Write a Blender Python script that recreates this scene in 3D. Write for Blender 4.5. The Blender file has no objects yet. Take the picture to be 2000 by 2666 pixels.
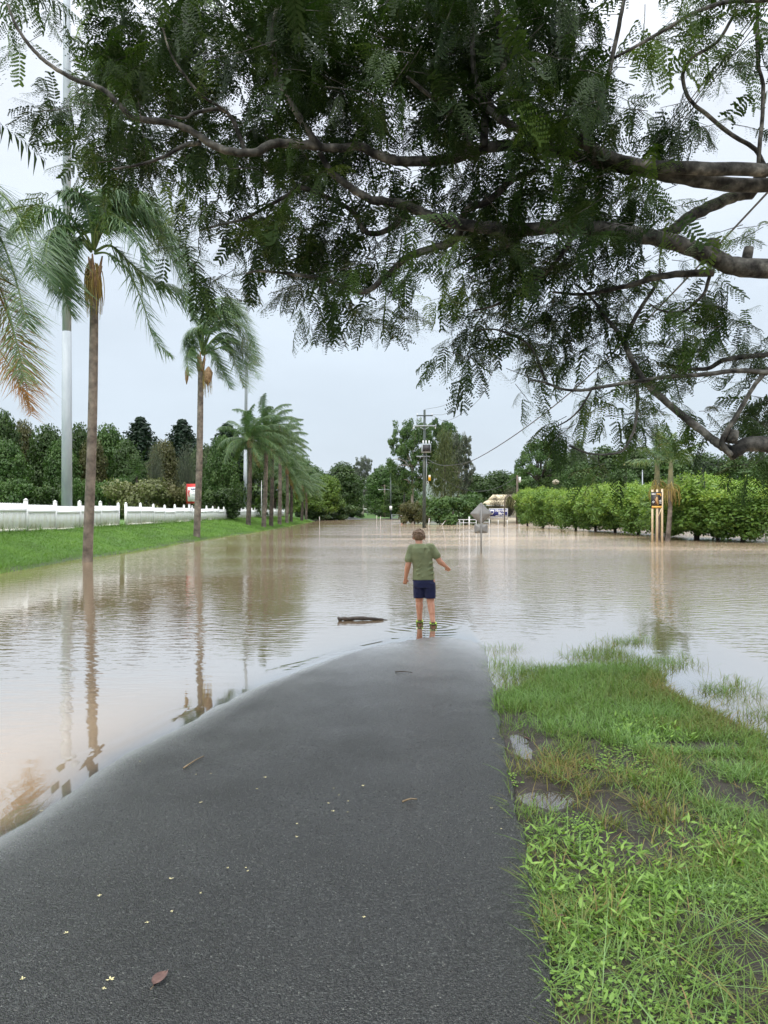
import bpy, bmesh, math, random
import numpy as np
from mathutils import Vector, Matrix
R = math.radians
sc = bpy.context.scene
C = sc.collection
# ---------------------------------------------------------------- camera, sky, sun, exposure
CAMZ = 1.70
cam_d = bpy.data.cameras.new('camera'); cam = bpy.data.objects.new('camera', cam_d); C.objects.link(cam)
cam.location = (0, 0, CAMZ); cam.rotation_euler = (R(90), 0, 0)
cam_d.sensor_fit = 'HORIZONTAL'; cam_d.sensor_width = 36; cam_d.lens = 36
cam_d.clip_start = 0.05; cam_d.clip_end = 9000
sc.camera = cam
SUN_EL, SUN_AZ = R(46), R(195)
W = bpy.data.worlds.new('World'); sc.world = W; W.use_nodes = True
nt = W.node_tree; nt.nodes.clear()
def N(tree, typ, **kw):
    n = tree.nodes.new(typ)
    for k, v in kw.items():
        if k.startswith('i_'):
            n.inputs[k[2:].replace('_', ' ')].default_value = v
        else: setattr(n, k, v)
    return n
out = N(nt, 'ShaderNodeOutputWorld')
sky = N(nt, 'ShaderNodeTexSky', sky_type='NISHITA', sun_disc=False, sun_elevation=SUN_EL, sun_rotation=SUN_AZ, air_density=1.5, dust_density=4)
bg1 = N(nt, 'ShaderNodeBackground'); bg1.inputs[1].default_value = 0.10
nt.links.new(sky.outputs[0], bg1.inputs[0])
tc = N(nt, 'ShaderNodeTexCoord'); sep = N(nt, 'ShaderNodeSeparateXYZ'); nt.links.new(tc.outputs['Generated'], sep.inputs[0])
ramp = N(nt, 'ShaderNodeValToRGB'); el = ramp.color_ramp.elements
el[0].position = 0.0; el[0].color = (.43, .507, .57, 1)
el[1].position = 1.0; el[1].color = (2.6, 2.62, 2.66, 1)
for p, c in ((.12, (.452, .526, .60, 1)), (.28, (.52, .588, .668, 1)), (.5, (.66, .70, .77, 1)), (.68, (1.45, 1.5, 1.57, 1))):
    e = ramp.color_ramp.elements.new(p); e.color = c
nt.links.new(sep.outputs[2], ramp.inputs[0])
mp = N(nt, 'ShaderNodeMapping'); mp.inputs['Scale'].default_value = (1, 1, 3.2); nt.links.new(tc.outputs['Generated'], mp.inputs[0])
no = N(nt, 'ShaderNodeTexNoise'); no.inputs['Scale'].default_value = 2.3; no.inputs['Detail'].default_value = 5; no.inputs['Roughness'].default_value = .5
nt.links.new(mp.outputs[0], no.inputs['Vector'])
mr = N(nt, 'ShaderNodeMapRange'); mr.inputs[1].default_value = .3; mr.inputs[2].default_value = .7; mr.inputs[3].default_value = .92; mr.inputs[4].default_value = 1.09
nt.links.new(no.outputs[0], mr.inputs[0])
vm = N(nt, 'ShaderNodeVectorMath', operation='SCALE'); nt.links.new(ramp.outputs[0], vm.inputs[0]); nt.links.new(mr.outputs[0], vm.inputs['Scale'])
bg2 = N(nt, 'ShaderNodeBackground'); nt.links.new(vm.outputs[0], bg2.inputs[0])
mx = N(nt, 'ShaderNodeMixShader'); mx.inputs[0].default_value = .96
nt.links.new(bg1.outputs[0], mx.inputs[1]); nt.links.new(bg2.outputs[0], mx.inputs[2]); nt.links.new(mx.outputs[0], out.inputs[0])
sun_d = bpy.data.lights.new('sun', 'SUN'); sun_d.energy = 1.5; sun_d.angle = R(40); sun_d.color = (1, .97, .92)
sun = bpy.data.objects.new('sun', sun_d); C.objects.link(sun)
sdir = Vector((math.sin(SUN_AZ) * math.cos(SUN_EL), math.cos(SUN_AZ) * math.cos(SUN_EL), math.sin(SUN_EL)))
sun.rotation_euler = sdir.to_track_quat('Z', 'Y').to_euler(); sun.location = (0, 0, 60)
sc.view_settings.view_transform = 'Standard'; sc.view_settings.look = 'None'; sc.view_settings.gamma = 1; sc.view_settings.exposure = 0.6
sc.cycles.max_bounces = 8; sc.cycles.transparent_max_bounces = 12; sc.cycles.diffuse_bounces = 3; sc.cycles.glossy_bounces = 3; sc.cycles.transmission_bounces = 3
sc.cycles.caustics_reflective = False; sc.cycles.caustics_refractive = False

# ---------------------------------------------------------------- helpers
def P(px, py, Y):
    return np.array(((px - 1000) / 2000 * Y, Y, CAMZ - (py - 1333) / 2000 * Y))
def unit(v): 
    v = np.asarray(v, float); return v / (np.linalg.norm(v, axis=-1, keepdims=True) + 1e-12)
class MB:
    def __init__(s): s.v, s.q, s.t, s.a, s.n = [], [], [], [], 0
    def add(s, v, q=None, t=None, tint=.5):
        v = np.asarray(v, float).reshape(-1, 3)
        if q is not None and len(q): s.q.append(np.asarray(q, int).reshape(-1, 4) + s.n)
        if t is not None and len(t): s.t.append(np.asarray(t, int).reshape(-1, 3) + s.n)
        s.v.append(v); s.a.append(np.broadcast_to(np.asarray(tint, float), (len(v),))); s.n += len(v); return s
    def build(s, name, mat, parent=None, smooth=False):
        v = np.concatenate(s.v) if s.v else np.zeros((0, 3))
        q = np.concatenate(s.q) if s.q else np.zeros((0, 4), int); t = np.concatenate(s.t) if s.t else np.zeros((0, 3), int)
        me = bpy.data.meshes.new(name)
        me.vertices.add(len(v)); me.vertices.foreach_set('co', v.astype(np.float32).ravel())
        li = np.concatenate([q.ravel(), t.ravel()]).astype(np.int32)
        me.loops.add(len(li)); me.loops.foreach_set('vertex_index', li)
        ls = np.concatenate([np.arange(len(q)) * 4, len(q) * 4 + np.arange(len(t)) * 3]).astype(np.int32)
        me.polygons.add(len(ls)); me.polygons.foreach_set('loop_start', ls)
        if smooth: me.polygons.foreach_set('use_smooth', np.ones(len(ls), bool))
        at = me.attributes.new('tint', 'FLOAT', 'POINT'); at.data.foreach_set('value', np.concatenate(s.a).astype(np.float32) if s.a else np.zeros(0, np.float32))
        me.update(calc_edges=True); me.validate()
        if mat is not None: me.materials.append(mat)
        o = bpy.data.objects.new(name, me); C.objects.link(o)
        if parent is not None: o.parent = parent
        return o
    def box(s, c, size, rz=0, tint=.5, M=None):
        x, y, z = np.asarray(size) / 2
        v = np.array([(-x,-y,-z),(x,-y,-z),(x,y,-z),(-x,y,-z),(-x,-y,z),(x,-y,z),(x,y,z),(-x,y,z)])
        if M is not None: v = v @ np.asarray(M).T
        if rz: c_, s_ = math.cos(rz), math.sin(rz); v = v @ np.array(((c_, s_, 0), (-s_, c_, 0), (0, 0, 1)))
        return s.add(v + np.asarray(c), [(0,3,2,1),(4,5,6,7),(0,1,5,4),(1,2,6,5),(2,3,7,6),(3,0,4,7)], tint=tint)
    def tube(s, path, rad, k=8, tint=.5, cap=True):
        p = np.asarray(path, float); n = len(p); r = np.broadcast_to(np.asarray(rad, float), (n,))
        T = np.gradient(p, axis=0); T = unit(T)
        a = np.array((1., 0, 0)) if abs(T[0][0]) < .8 else np.array((0, 1., 0))
        u = unit(a - T[0] * (a @ T[0])); ang = np.arange(k) / k * 2 * math.pi; V = []
        for i in range(n):
            u = unit(u - T[i] * (u @ T[i])); w = np.cross(T[i], u)
            V.append(p[i] + r[i] * (np.cos(ang)[:, None] * u + np.sin(ang)[:, None] * w))
        V = np.concatenate(V); q = []
        for i in range(n - 1):
            for j in range(k):
                j2 = (j + 1) % k; q.append((i*k+j, i*k+j2, (i+1)*k+j2, (i+1)*k+j))
        t = []
        if cap:
            V = np.concatenate([V, p[:1], p[-1:]]); b = n * k
            for j in range(k):
                j2 = (j + 1) % k; t.append((b, j2, j)); t.append((b + 1, (n-1)*k+j, (n-1)*k+j2))
        return s.add(V, q, t, tint)
    def prism(s, pts2, y0, y1, tint=.5, plane='xz', org=(0, 0, 0)):
        n = len(pts2); a = np.asarray(pts2, float)
        def mk(d):
            z = np.full(n, d)
            return np.stack([a[:, 0], z, a[:, 1]], 1) if plane == 'xz' else np.stack([a[:, 0], a[:, 1], z], 1)
        V = np.concatenate([mk(y0), mk(y1), mk(y0).mean(0)[None], mk(y1).mean(0)[None]]) + np.asarray(org)
        t = []; q = []
        for i in range(n):
            j = (i + 1) % n; t += [(2*n, i, j), (2*n+1, n+j, n+i)]; q.append((i, n+i, n+j, j))
        return s.add(V, q, t, tint)
    def leaves(s, c, along, nrm, L, Wd, tint=.5):
        c = np.asarray(c); along = unit(along); side = unit(np.cross(along, nrm)); L = np.broadcast_to(L, (len(c),))[:, None]; Wd = np.broadcast_to(Wd, (len(c),))[:, None]
        V = np.stack([c, c + along*L*.45 + side*Wd*.5, c + along*L, c + along*L*.45 - side*Wd*.5], 1).reshape(-1, 3)
        q = np.arange(len(V)).reshape(-1, 4)
        return s.add(V, q, tint=np.repeat(np.broadcast_to(tint, (len(c),)), 4))
def tag(o, label=None, cat=None, group=None, kind=None):
    if label: o['label'] = label
    if cat: o['category'] = cat
    if group: o['group'] = group
    if kind: o['kind'] = kind
    return o
def thing(name, label, cat, loc=(0, 0, 0), group=None, rz=0):
    o = bpy.data.objects.new(name, None); C.objects.link(o); o.location = tuple(loc); o.rotation_euler = (0, 0, rz); o.empty_display_size = .2
    return tag(o, label, cat, group)
def copy_tree(o, parent=None):
    c = o.copy(); C.objects.link(c); c.parent = parent
    for ch in list(o.children): copy_tree(ch, c)
    return c
def smooth_path(pts, n):
    p = np.asarray(pts, float); m = len(p)
    e = np.concatenate([2*p[:1] - p[1:2], p, 2*p[-1:] - p[-2:-1]])
    u = np.linspace(0, m - 1, n); i = np.minimum(u.astype(int), m - 2); f = (u - i)[:, None]
    a, b, c, d = e[i], e[i+1], e[i+2], e[i+3]
    return .5 * ((2*b) + (-a + c)*f + (2*a - 5*b + 4*c - d)*f*f + (-a + 3*b - 3*c + d)*f**3)
def vnoise(x, y, s=0):
    x = np.asarray(x, float); y = np.asarray(y, float); xi = np.floor(x); yi = np.floor(y); fx = x - xi; fy = y - yi
    fx = fx*fx*(3-2*fx); fy = fy*fy*(3-2*fy)
    def h(a, b):
        v = np.sin(a*127.1 + b*311.7 + s*74.7) * 43758.5453; return v - np.floor(v)
    return (h(xi,yi)*(1-fx)+h(xi+1,yi)*fx)*(1-fy) + (h(xi,yi+1)*(1-fx)+h(xi+1,yi+1)*fx)*fy
def text_mesh(name, txt, size, mat, parent, loc, rot=(R(90), 0, 0), width=None, bold=0.0, depth=.004):
    cu = bpy.data.curves.new(name, 'FONT'); cu.body = txt; cu.size = size; cu.align_x = 'CENTER'; cu.align_y = 'CENTER'; cu.extrude = depth; cu.offset = bold
    to = bpy.data.objects.new('tmp_text', cu); C.objects.link(to); bpy.context.view_layer.update()
    me = bpy.data.meshes.new_from_object(to.evaluated_get(bpy.context.evaluated_depsgraph_get()))
    bpy.data.objects.remove(to); me.materials.clear(); me.materials.append(mat)
    o = bpy.data.objects.new(name, me); C.objects.link(o); o.location = loc; o.rotation_euler = rot
    if width:
        xs = [v.co.x for v in me.vertices]; w = max(xs) - min(xs); o.scale = (width / w, 1, 1)
    o.parent = parent; return o

# ---------------------------------------------------------------- materials
def newmat(name):
    m = bpy.data.materials.new(name); m.use_nodes = True; t = m.node_tree; t.nodes.clear()
    return m, t, N(t, 'ShaderNodeOutputMaterial')
def L(t, a, b): t.links.new(a, b)
def noise_node(t, scale, detail=4, rough=.55, coord='Object', stretch=None):
    tcn = N(t, 'ShaderNodeTexCoord'); n = N(t, 'ShaderNodeTexNoise'); n.inputs['Scale'].default_value = scale; n.inputs['Detail'].default_value = detail; n.inputs['Roughness'].default_value = rough
    if stretch:
        m = N(t, 'ShaderNodeMapping'); m.inputs['Scale'].default_value = stretch; L(t, tcn.outputs[coord], m.inputs[0]); L(t, m.outputs[0], n.inputs['Vector'])
    else: L(t, tcn.outputs[coord], n.inputs['Vector'])
    return n
def ramp_node(t, fac, stops):
    r = N(t, 'ShaderNodeValToRGB'); e = r.color_ramp.elements
    e[0].position, e[0].color = stops[0][0], (*stops[0][1], 1); e[1].position, e[1].color = stops[-1][0], (*stops[-1][1], 1)
    for p, c in stops[1:-1]: x = e.new(p); x.color = (*c, 1)
    L(t, fac, r.inputs[0]); return r
def mat(name, stops, scale=8, rough=.7, bump=0, bscale=None, metal=0, stretch=None, spec=.5, detail=5):
    """plain surface: noise driven colour between the stops, optional bump (metres)"""
    m, t, o = newmat(name); b = N(t, 'ShaderNodeBsdfPrincipled'); b.inputs['Roughness'].default_value = rough; b.inputs['Metallic'].default_value = metal; b.inputs['Specular IOR Level'].default_value = spec
    if isinstance(stops[0], (int, float)): stops = [(.3, tuple(c*.88 for c in stops)), (.7, tuple(min(1, c*1.1) for c in stops))]
    n = noise_node(t, scale, detail, stretch=stretch); r = ramp_node(t, n.outputs[0], stops); L(t, r.outputs[0], b.inputs['Base Color'])
    if bump:
        n2 = noise_node(t, bscale or scale*3, 4, stretch=stretch); bp = N(t, 'ShaderNodeBump'); bp.inputs['Distance'].default_value = bump; L(t, n2.outputs[0], bp.inputs['Height']); L(t, bp.outputs[0], b.inputs['Normal'])
    L(t, b.outputs[0], o.inputs[0]); return m
def leaf_mat(name, stops, transl=.3, rough=.45, spec=.4):
    m, t, o = newmat(name); a = N(t, 'ShaderNodeAttribute', attribute_name='tint'); r = ramp_node(t, a.outputs['Fac'], stops)
    b = N(t, 'ShaderNodeBsdfPrincipled'); b.inputs['Roughness'].default_value = rough; b.inputs['Specular IOR Level'].default_value = spec; L(t, r.outputs[0], b.inputs['Base Color'])
    tr = N(t, 'ShaderNodeBsdfTranslucent'); g = N(t, 'ShaderNodeMix', data_type='RGBA', blend_type='MULTIPLY'); g.inputs[0].default_value = 1
    L(t, r.outputs[0], g.inputs[6]); g.inputs[7].default_value = (1.1, 1.25, .55, 1); L(t, g.outputs[2], tr.inputs[0])
    x = N(t, 'ShaderNodeMixShader'); x.inputs[0].default_value = transl; L(t, b.outputs[0], x.inputs[1]); L(t, tr.outputs[0], x.inputs[2]); L(t, x.outputs[0], o.inputs[0]); return m
M = {}
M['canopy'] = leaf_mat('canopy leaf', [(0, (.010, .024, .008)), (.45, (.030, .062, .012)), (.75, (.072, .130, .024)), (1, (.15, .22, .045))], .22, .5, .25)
M['bark'] = mat('branch bark', [(.38, (.010, .010, .009)), (.47, (.042, .041, .037)), (.60, (.115, .112, .10)), (.74, (.30, .295, .265))], 7, .9, .012, 28)
M['palm_leaf'] = leaf_mat('palm leaflet', [(0, (.042, .088, .042)), (.5, (.085, .155, .065)), (.85, (.155, .22, .07)), (1, (.28, .20, .08))], .25, .4)
M['palm_dry'] = leaf_mat('dry palm leaflet', [(0, (.06, .09, .025)), (.5, (.20, .17, .05)), (1, (.34, .17, .06))], .25, .5)
M['stalk'] = mat('palm stalk', [(.3, (.10, .09, .04)), (.7, (.23, .19, .08))], 6, .6)
M['boot'] = mat('palm leaf base', [(.3, (.12, .07, .035)), (.7, (.33, .22, .12))], 9, .8, .01, 30)
M['seed'] = leaf_mat('palm flower stalks', [(0, (.20, .13, .04)), (.5, (.36, .27, .07)), (1, (.42, .34, .14))], .1, .7)
def palm_trunk_mat(name, lo, hi):
    m, t, o = newmat(name); b = N(t, 'ShaderNodeBsdfPrincipled'); b.inputs['Roughness'].default_value = .85
    n = noise_node(t, 3.2, 6); r = ramp_node(t, n.outputs[0], [(.3, lo), (.52, tuple((a+c)/2 for a, c in zip(lo, hi))), (.72, hi)]); L(t, r.outputs[0], b.inputs['Base Color'])
    tcn = N(t, 'ShaderNodeTexCoord'); w = N(t, 'ShaderNodeTexWave', bands_direction='Z', wave_profile='SAW'); w.inputs['Scale'].default_value = 1.6; w.inputs['Distortion'].default_value = 2.0; w.inputs['Detail'].default_value = 3
    L(t, tcn.outputs['Object'], w.inputs[0]); bp = N(t, 'ShaderNodeBump'); bp.inputs['Distance'].default_value = .03; L(t, w.outputs['Fac'], bp.inputs['Height']); L(t, bp.outputs[0], b.inputs['Normal']); L(t, b.outputs[0], o.inputs[0]); return m
M['palm_trunk'] = palm_trunk_mat('palm trunk', (.06, .05, .042), (.29, .245, .205))
M['palm_trunk_dark'] = palm_trunk_mat('dark palm trunk', (.03, .026, .022), (.16, .13, .105))
M['galv'] = mat('galvanised steel', [(.3, (.27, .31, .34)), (.7, (.40, .44, .47))], 2.5, .55, metal=0, stretch=(1, 1, .25))
M['white_metal'] = mat('white painted metal', [(.3, (.62, .64, .65)), (.7, (.78, .79, .79))], 3, .45)
M['dark_metal'] = mat('dark metal', [(.3, (.02, .02, .022)), (.7, (.045, .045, .05))], 5, .5)
M['cable'] = mat('cable sheath', [(.3, (.035, .037, .04)), (.7, (.06, .062, .065))], 5, .6)
M['pole_green'] = mat('weathered pole', [(.3, (.030, .045, .042)), (.55, (.075, .095, .085)), (.75, (.17, .17, .15))], 4, .85, .008, 20, stretch=(1, 1, .18))
M['pole_brown'] = mat('brown pole', [(.3, (.05, .04, .03)), (.7, (.16, .13, .10))], 4, .85, .006, 20, stretch=(1, 1, .2))
M['pine'] = mat('pine post', [(.3, (.52, .40, .25)), (.7, (.68, .55, .38))], 5, .65, .003, 30, stretch=(1, 1, .15))
M['cream'] = mat('cream roof', [(.3, (.62, .52, .34)), (.7, (.74, .64, .44))], 2, .6)
M['cream_wall'] = mat('cream wall', [(.3, (.50, .44, .33)), (.7, (.62, .56, .44))], 2, .8)
M['glass_dark'] = mat('dark window', (.03, .035, .04), 2, .15)
M['sign_back'] = mat('bare sign back', [(.3, (.17, .17, .165)), (.7, (.20, .20, .195))], 6, .55, metal=.15)
M['yellow'] = mat('yellow sign', (.75, .42, .03), 3, .5)
M['black'] = mat('black paint', (.012, .012, .014), 3, .5)
M['white'] = mat('white paint', (.78, .78, .77), 3, .5)
M['navy'] = mat('navy sign', (.020, .028, .16), 3, .45)
M['grey_ink'] = mat('grey print', (.35, .37, .42), 3, .5)
M['red'] = mat('red sign', (.55, .035, .03), 3, .5)
M['dark_red'] = mat('dark red edge', (.17, .03, .025), 3, .6)
M['orange'] = mat('orange print', (.62, .33, .06), 3, .5)
M['tan'] = mat('tan print', (.40, .24, .09), 12, .5)
M['brown_print'] = mat('brown print', (.10, .04, .02), 8, .5)
M['concrete'] = mat('concrete', [(.3, (.36, .34, .31)), (.7, (.48, .46, .42))], 4, .85)
def fence_mat():
    m, t, o = newmat('white pickets'); b = N(t, 'ShaderNodeBsdfPrincipled'); b.inputs['Roughness'].default_value = .5
    tcn = N(t, 'ShaderNodeTexCoord'); s = N(t, 'ShaderNodeSeparateXYZ'); L(t, tcn.outputs['Object'], s.inputs[0])
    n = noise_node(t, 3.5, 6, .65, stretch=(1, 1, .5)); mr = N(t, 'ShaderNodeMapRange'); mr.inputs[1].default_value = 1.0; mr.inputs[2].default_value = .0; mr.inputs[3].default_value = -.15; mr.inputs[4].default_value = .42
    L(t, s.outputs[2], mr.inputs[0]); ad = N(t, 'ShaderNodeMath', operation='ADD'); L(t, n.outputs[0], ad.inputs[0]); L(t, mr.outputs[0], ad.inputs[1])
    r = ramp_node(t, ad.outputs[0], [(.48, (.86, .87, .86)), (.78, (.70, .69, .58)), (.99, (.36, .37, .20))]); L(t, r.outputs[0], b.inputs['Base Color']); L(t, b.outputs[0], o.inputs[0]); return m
M['fence'] = fence_mat()
def asphalt_mat():
    m, t, o = newmat('wet asphalt'); b = N(t, 'ShaderNodeBsdfPrincipled')
    wa_ = N(t, 'ShaderNodeAttribute', attribute_name='tint'); nl = noise_node(t, 1.6, 5, .6); am = N(t, 'ShaderNodeMath', operation='MULTIPLY_ADD'); am.inputs[1].default_value = .34; L(t, nl.outputs[0], am.inputs[0]); L(t, wa_.outputs['Fac'], am.inputs[2])
    wet = N(t, 'ShaderNodeMath', operation='SUBTRACT', use_clamp=True); wet.inputs[1].default_value = .14; L(t, am.outputs[0], wet.inputs[0])
    v = N(t, 'ShaderNodeTexVoronoi'); v.inputs['Scale'].default_value = 165; tcn = N(t, 'ShaderNodeTexCoord'); L(t, tcn.outputs['Object'], v.inputs['Vector'])
    sp = N(t, 'ShaderNodeSeparateColor'); L(t, v.outputs['Color'], sp.inputs[0])
    r = ramp_node(t, sp.outputs[0], [(0, (.008, .008, .0078)), (.5, (.015, .0152, .0148)), (.85, (.025, .0265, .0255)), (.97, (.042, .046, .044)), (1, (.09, .09, .08))])
    n2 = noise_node(t, .7, 5); r2 = ramp_node(t, n2.outputs[0], [(.3, (.8, .8, .8)), (.7, (1.2, 1.2, 1.2))]); mu = N(t, 'ShaderNodeMix', data_type='RGBA', blend_type='MULTIPLY'); mu.inputs[0].default_value = 1
    L(t, r.outputs[0], mu.inputs[6]); L(t, r2.outputs[0], mu.inputs[7]); ng = noise_node(t, 88, 2, .6); rg = ramp_node(t, ng.outputs[0], [(.36, (.32, .32, .32)), (.5, (.9, .9, .9)), (.64, (2.3, 2.35, 2.3))]); mg = N(t, 'ShaderNodeMix', data_type='RGBA', blend_type='MULTIPLY'); mg.inputs[0].default_value = 1; L(t, mu.outputs[2], mg.inputs[6]); L(t, rg.outputs[0], mg.inputs[7]); L(t, mg.outputs[2], b.inputs['Base Color'])
    rr = N(t, 'ShaderNodeMapRange'); b.inputs['Specular IOR Level'].default_value = .52; rr.inputs[3].default_value = .36; rr.inputs[4].default_value = .10; L(t, wet.outputs[0], rr.inputs[0]); rv = N(t, 'ShaderNodeMath', operation='MULTIPLY_ADD'); rv.inputs[1].default_value = .5; L(t, ng.outputs[0], rv.inputs[0]); L(t, rr.outputs[0], rv.inputs[2]); rv2 = N(t, 'ShaderNodeMath', operation='SUBTRACT'); L(t, rv.outputs[0], rv2.inputs[0]); rv2.inputs[1].default_value = .25; L(t, rv2.outputs[0], b.inputs['Roughness'])
    n3 = noise_node(t, 60, 2); h = N(t, 'ShaderNodeMath', operation='MULTIPLY_ADD'); L(t, v.outputs['Distance'], h.inputs[0]); h.inputs[1].default_value = -.9; L(t, n3.outputs[0], h.inputs[2])
    bs = N(t, 'ShaderNodeMapRange'); bs.inputs[3].default_value = .75; bs.inputs[4].default_value = .10; L(t, wet.outputs[0], bs.inputs[0])
    bp = N(t, 'ShaderNodeBump'); bp.inputs['Distance'].default_value = .013; L(t, bs.outputs[0], bp.inputs['Strength']); L(t, h.outputs[0], bp.inputs['Height']); L(t, bp.outputs[0], b.inputs['Normal'])
    gl = N(t, 'ShaderNodeBsdfGlossy'); gl.inputs['Roughness'].default_value = .17; fr = N(t, 'ShaderNodeFresnel'); fr.inputs[0].default_value = 1.34; b2 = N(t, 'ShaderNodeBump'); b2.inputs['Distance'].default_value = .0022; L(t, h.outputs[0], b2.inputs['Height']); L(t, b2.outputs[0], gl.inputs['Normal'])
    fm = N(t, 'ShaderNodeMath', operation='MULTIPLY'); fm.inputs[1].default_value = 3.4; L(t, fr.outputs[0], fm.inputs[0]); fc = N(t, 'ShaderNodeMath', operation='MULTIPLY', use_clamp=True); L(t, fm.outputs[0], fc.inputs[0]); L(t, wet.outputs[0], fc.inputs[1])
    z = N(t, 'ShaderNodeMixShader'); L(t, fc.outputs[0], z.inputs[0]); L(t, b.outputs[0], z.inputs[1]); L(t, gl.outputs[0], z.inputs[2])
    L(t, z.outputs[0], o.inputs[0]); return m
M['asphalt'] = asphalt_mat()
def ground_mat():
    m, t, o = newmat('ground'); b = N(t, 'ShaderNodeBsdfPrincipled'); a = N(t, 'ShaderNodeAttribute', attribute_name='tint')
    n = noise_node(t, 5, 8, .7); soil = ramp_node(t, n.outputs[0], [(.3, (.018, .014, .011)), (.55, (.040, .032, .026)), (.75, (.085, .068, .052))])
    n2 = noise_node(t, .9, 8, .65); gr = ramp_node(t, n2.outputs[0], [(.3, (.050, .105, .022)), (.55, (.080, .165, .034)), (.72, (.125, .21, .05))])
    x = N(t, 'ShaderNodeMix', data_type='RGBA'); L(t, a.outputs['Fac'], x.inputs[0]); L(t, soil.outputs[0], x.inputs[6]); L(t, gr.outputs[0], x.inputs[7]); L(t, x.outputs[2], b.inputs['Base Color'])
    rr = N(t, 'ShaderNodeMapRange'); rr.inputs[3].default_value = .62; rr.inputs[4].default_value = .95; L(t, a.outputs['Fac'], rr.inputs[0]); L(t, rr.outputs[0], b.inputs['Roughness'])
    n3 = noise_node(t, 30, 6, .7); bp = N(t, 'ShaderNodeBump'); bp.inputs['Distance'].default_value = .02; L(t, n3.outputs[0], bp.inputs['Height']); L(t, bp.outputs[0], b.inputs['Normal']); L(t, b.outputs[0], o.inputs[0]); return m
M['ground'] = ground_mat()
BOY = (.62, 11.5)
def water_mat(name='flood water', puddle=False):
    m, t, o = newmat(name); g = N(t, 'ShaderNodeNewGeometry'); a = N(t, 'ShaderNodeAttribute', attribute_name='tint')   # tint = depth in metres
    ex = N(t, 'ShaderNodeMath', operation='MULTIPLY'); ex.inputs[1].default_value = -1 / .022; L(t, a.outputs['Fac'], ex.inputs[0])
    e2 = N(t, 'ShaderNodeMath', operation='EXPONENT'); L(t, ex.outputs[0], e2.inputs[0])
    n = noise_node(t, .05, 4, coord='Object'); mud = ramp_node(t, n.outputs[0], [(.3, (.10, .08, .06)), (.7, (.13, .10, .08))] if puddle else [(.3, (.46, .335, .21)), (.7, (.52, .39, .26))])
    d = N(t, 'ShaderNodeBsdfDiffuse'); L(t, mud.outputs[0], d.inputs[0]); tr = N(t, 'ShaderNodeBsdfTransparent'); tr.inputs[0].default_value = (.97, .93, .86, 1)
    x = N(t, 'ShaderNodeMixShader'); L(t, e2.outputs[0], x.inputs[0]); L(t, d.outputs[0], x.inputs[1]); L(t, tr.outputs[0], x.inputs[2])
    # wind ripples, calm where shallow, in patches; rings round the boy's feet; small crests along the shore
    mpn = N(t, 'ShaderNodeMapping'); mpn.inputs['Scale'].default_value = (3.2, 6.5, 1); mpn.inputs['Rotation'].default_value = (0, 0, R(8)); L(t, g.outputs['Position'], mpn.inputs[0])
    n1 = N(t, 'ShaderNodeTexNoise'); n1.inputs['Scale'].default_value = 1; n1.inputs['Detail'].default_value = 3; n1.inputs['Roughness'].default_value = .5; L(t, mpn.outputs[0], n1.inputs['Vector'])
    cal = N(t, 'ShaderNodeMapRange', interpolation_type='SMOOTHSTEP'); cal.inputs[1].default_value = .0; cal.inputs[2].default_value = .16; cal.inputs[3].default_value = .03; cal.inputs[4].default_value = 1; L(t, a.outputs['Fac'], cal.inputs[0])
    mpp = N(t, 'ShaderNodeMapping'); mpp.inputs['Scale'].default_value = (.05, .16, 1); L(t, g.outputs['Position'], mpp.inputs[0])
    n2 = N(t, 'ShaderNodeTexNoise'); n2.inputs['Scale'].default_value = 1; n2.inputs['Detail'].default_value = 3; L(t, mpp.outputs[0], n2.inputs['Vector'])
    pat = N(t, 'ShaderNodeMapRange'); pat.inputs[1].default_value = .35; pat.inputs[2].default_value = .65; pat.inputs[3].default_value = .35; pat.inputs[4].default_value = 1.3; L(t, n2.outputs[0], pat.inputs[0])
    am = N(t, 'ShaderNodeMath', operation='MULTIPLY'); L(t, cal.outputs[0], am.inputs[0]); L(t, pat.outputs[0], am.inputs[1])
    sx = N(t, 'ShaderNodeSeparateXYZ'); L(t, g.outputs['Position'], sx.inputs[0]); win = N(t, 'ShaderNodeMapRange', interpolation_type='SMOOTHSTEP'); win.inputs[1].default_value = -9; win.inputs[2].default_value = 4; win.inputs[3].default_value = 1.0; win.inputs[4].default_value = 4.2; L(t, sx.outputs[0], win.inputs[0])
    wy = N(t, 'ShaderNodeMapRange', interpolation_type='SMOOTHSTEP'); wy.inputs[1].default_value = 12; wy.inputs[2].default_value = 45; wy.inputs[3].default_value = .32; wy.inputs[4].default_value = 2.2; L(t, sx.outputs[1], wy.inputs[0])
    am0 = am; am1 = N(t, 'ShaderNodeMath', operation='MULTIPLY'); L(t, am0.outputs[0], am1.inputs[0]); L(t, win.outputs[0], am1.inputs[1]); am = N(t, 'ShaderNodeMath', operation='MULTIPLY'); L(t, am1.outputs[0], am.inputs[0]); L(t, wy.outputs[0], am.inputs[1])
    h1 = N(t, 'ShaderNodeMath', operation='MULTIPLY'); L(t, n1.outputs[0], h1.inputs[0]); L(t, am.outputs[0], h1.inputs[1])
    last = h1.outputs[0]
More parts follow.
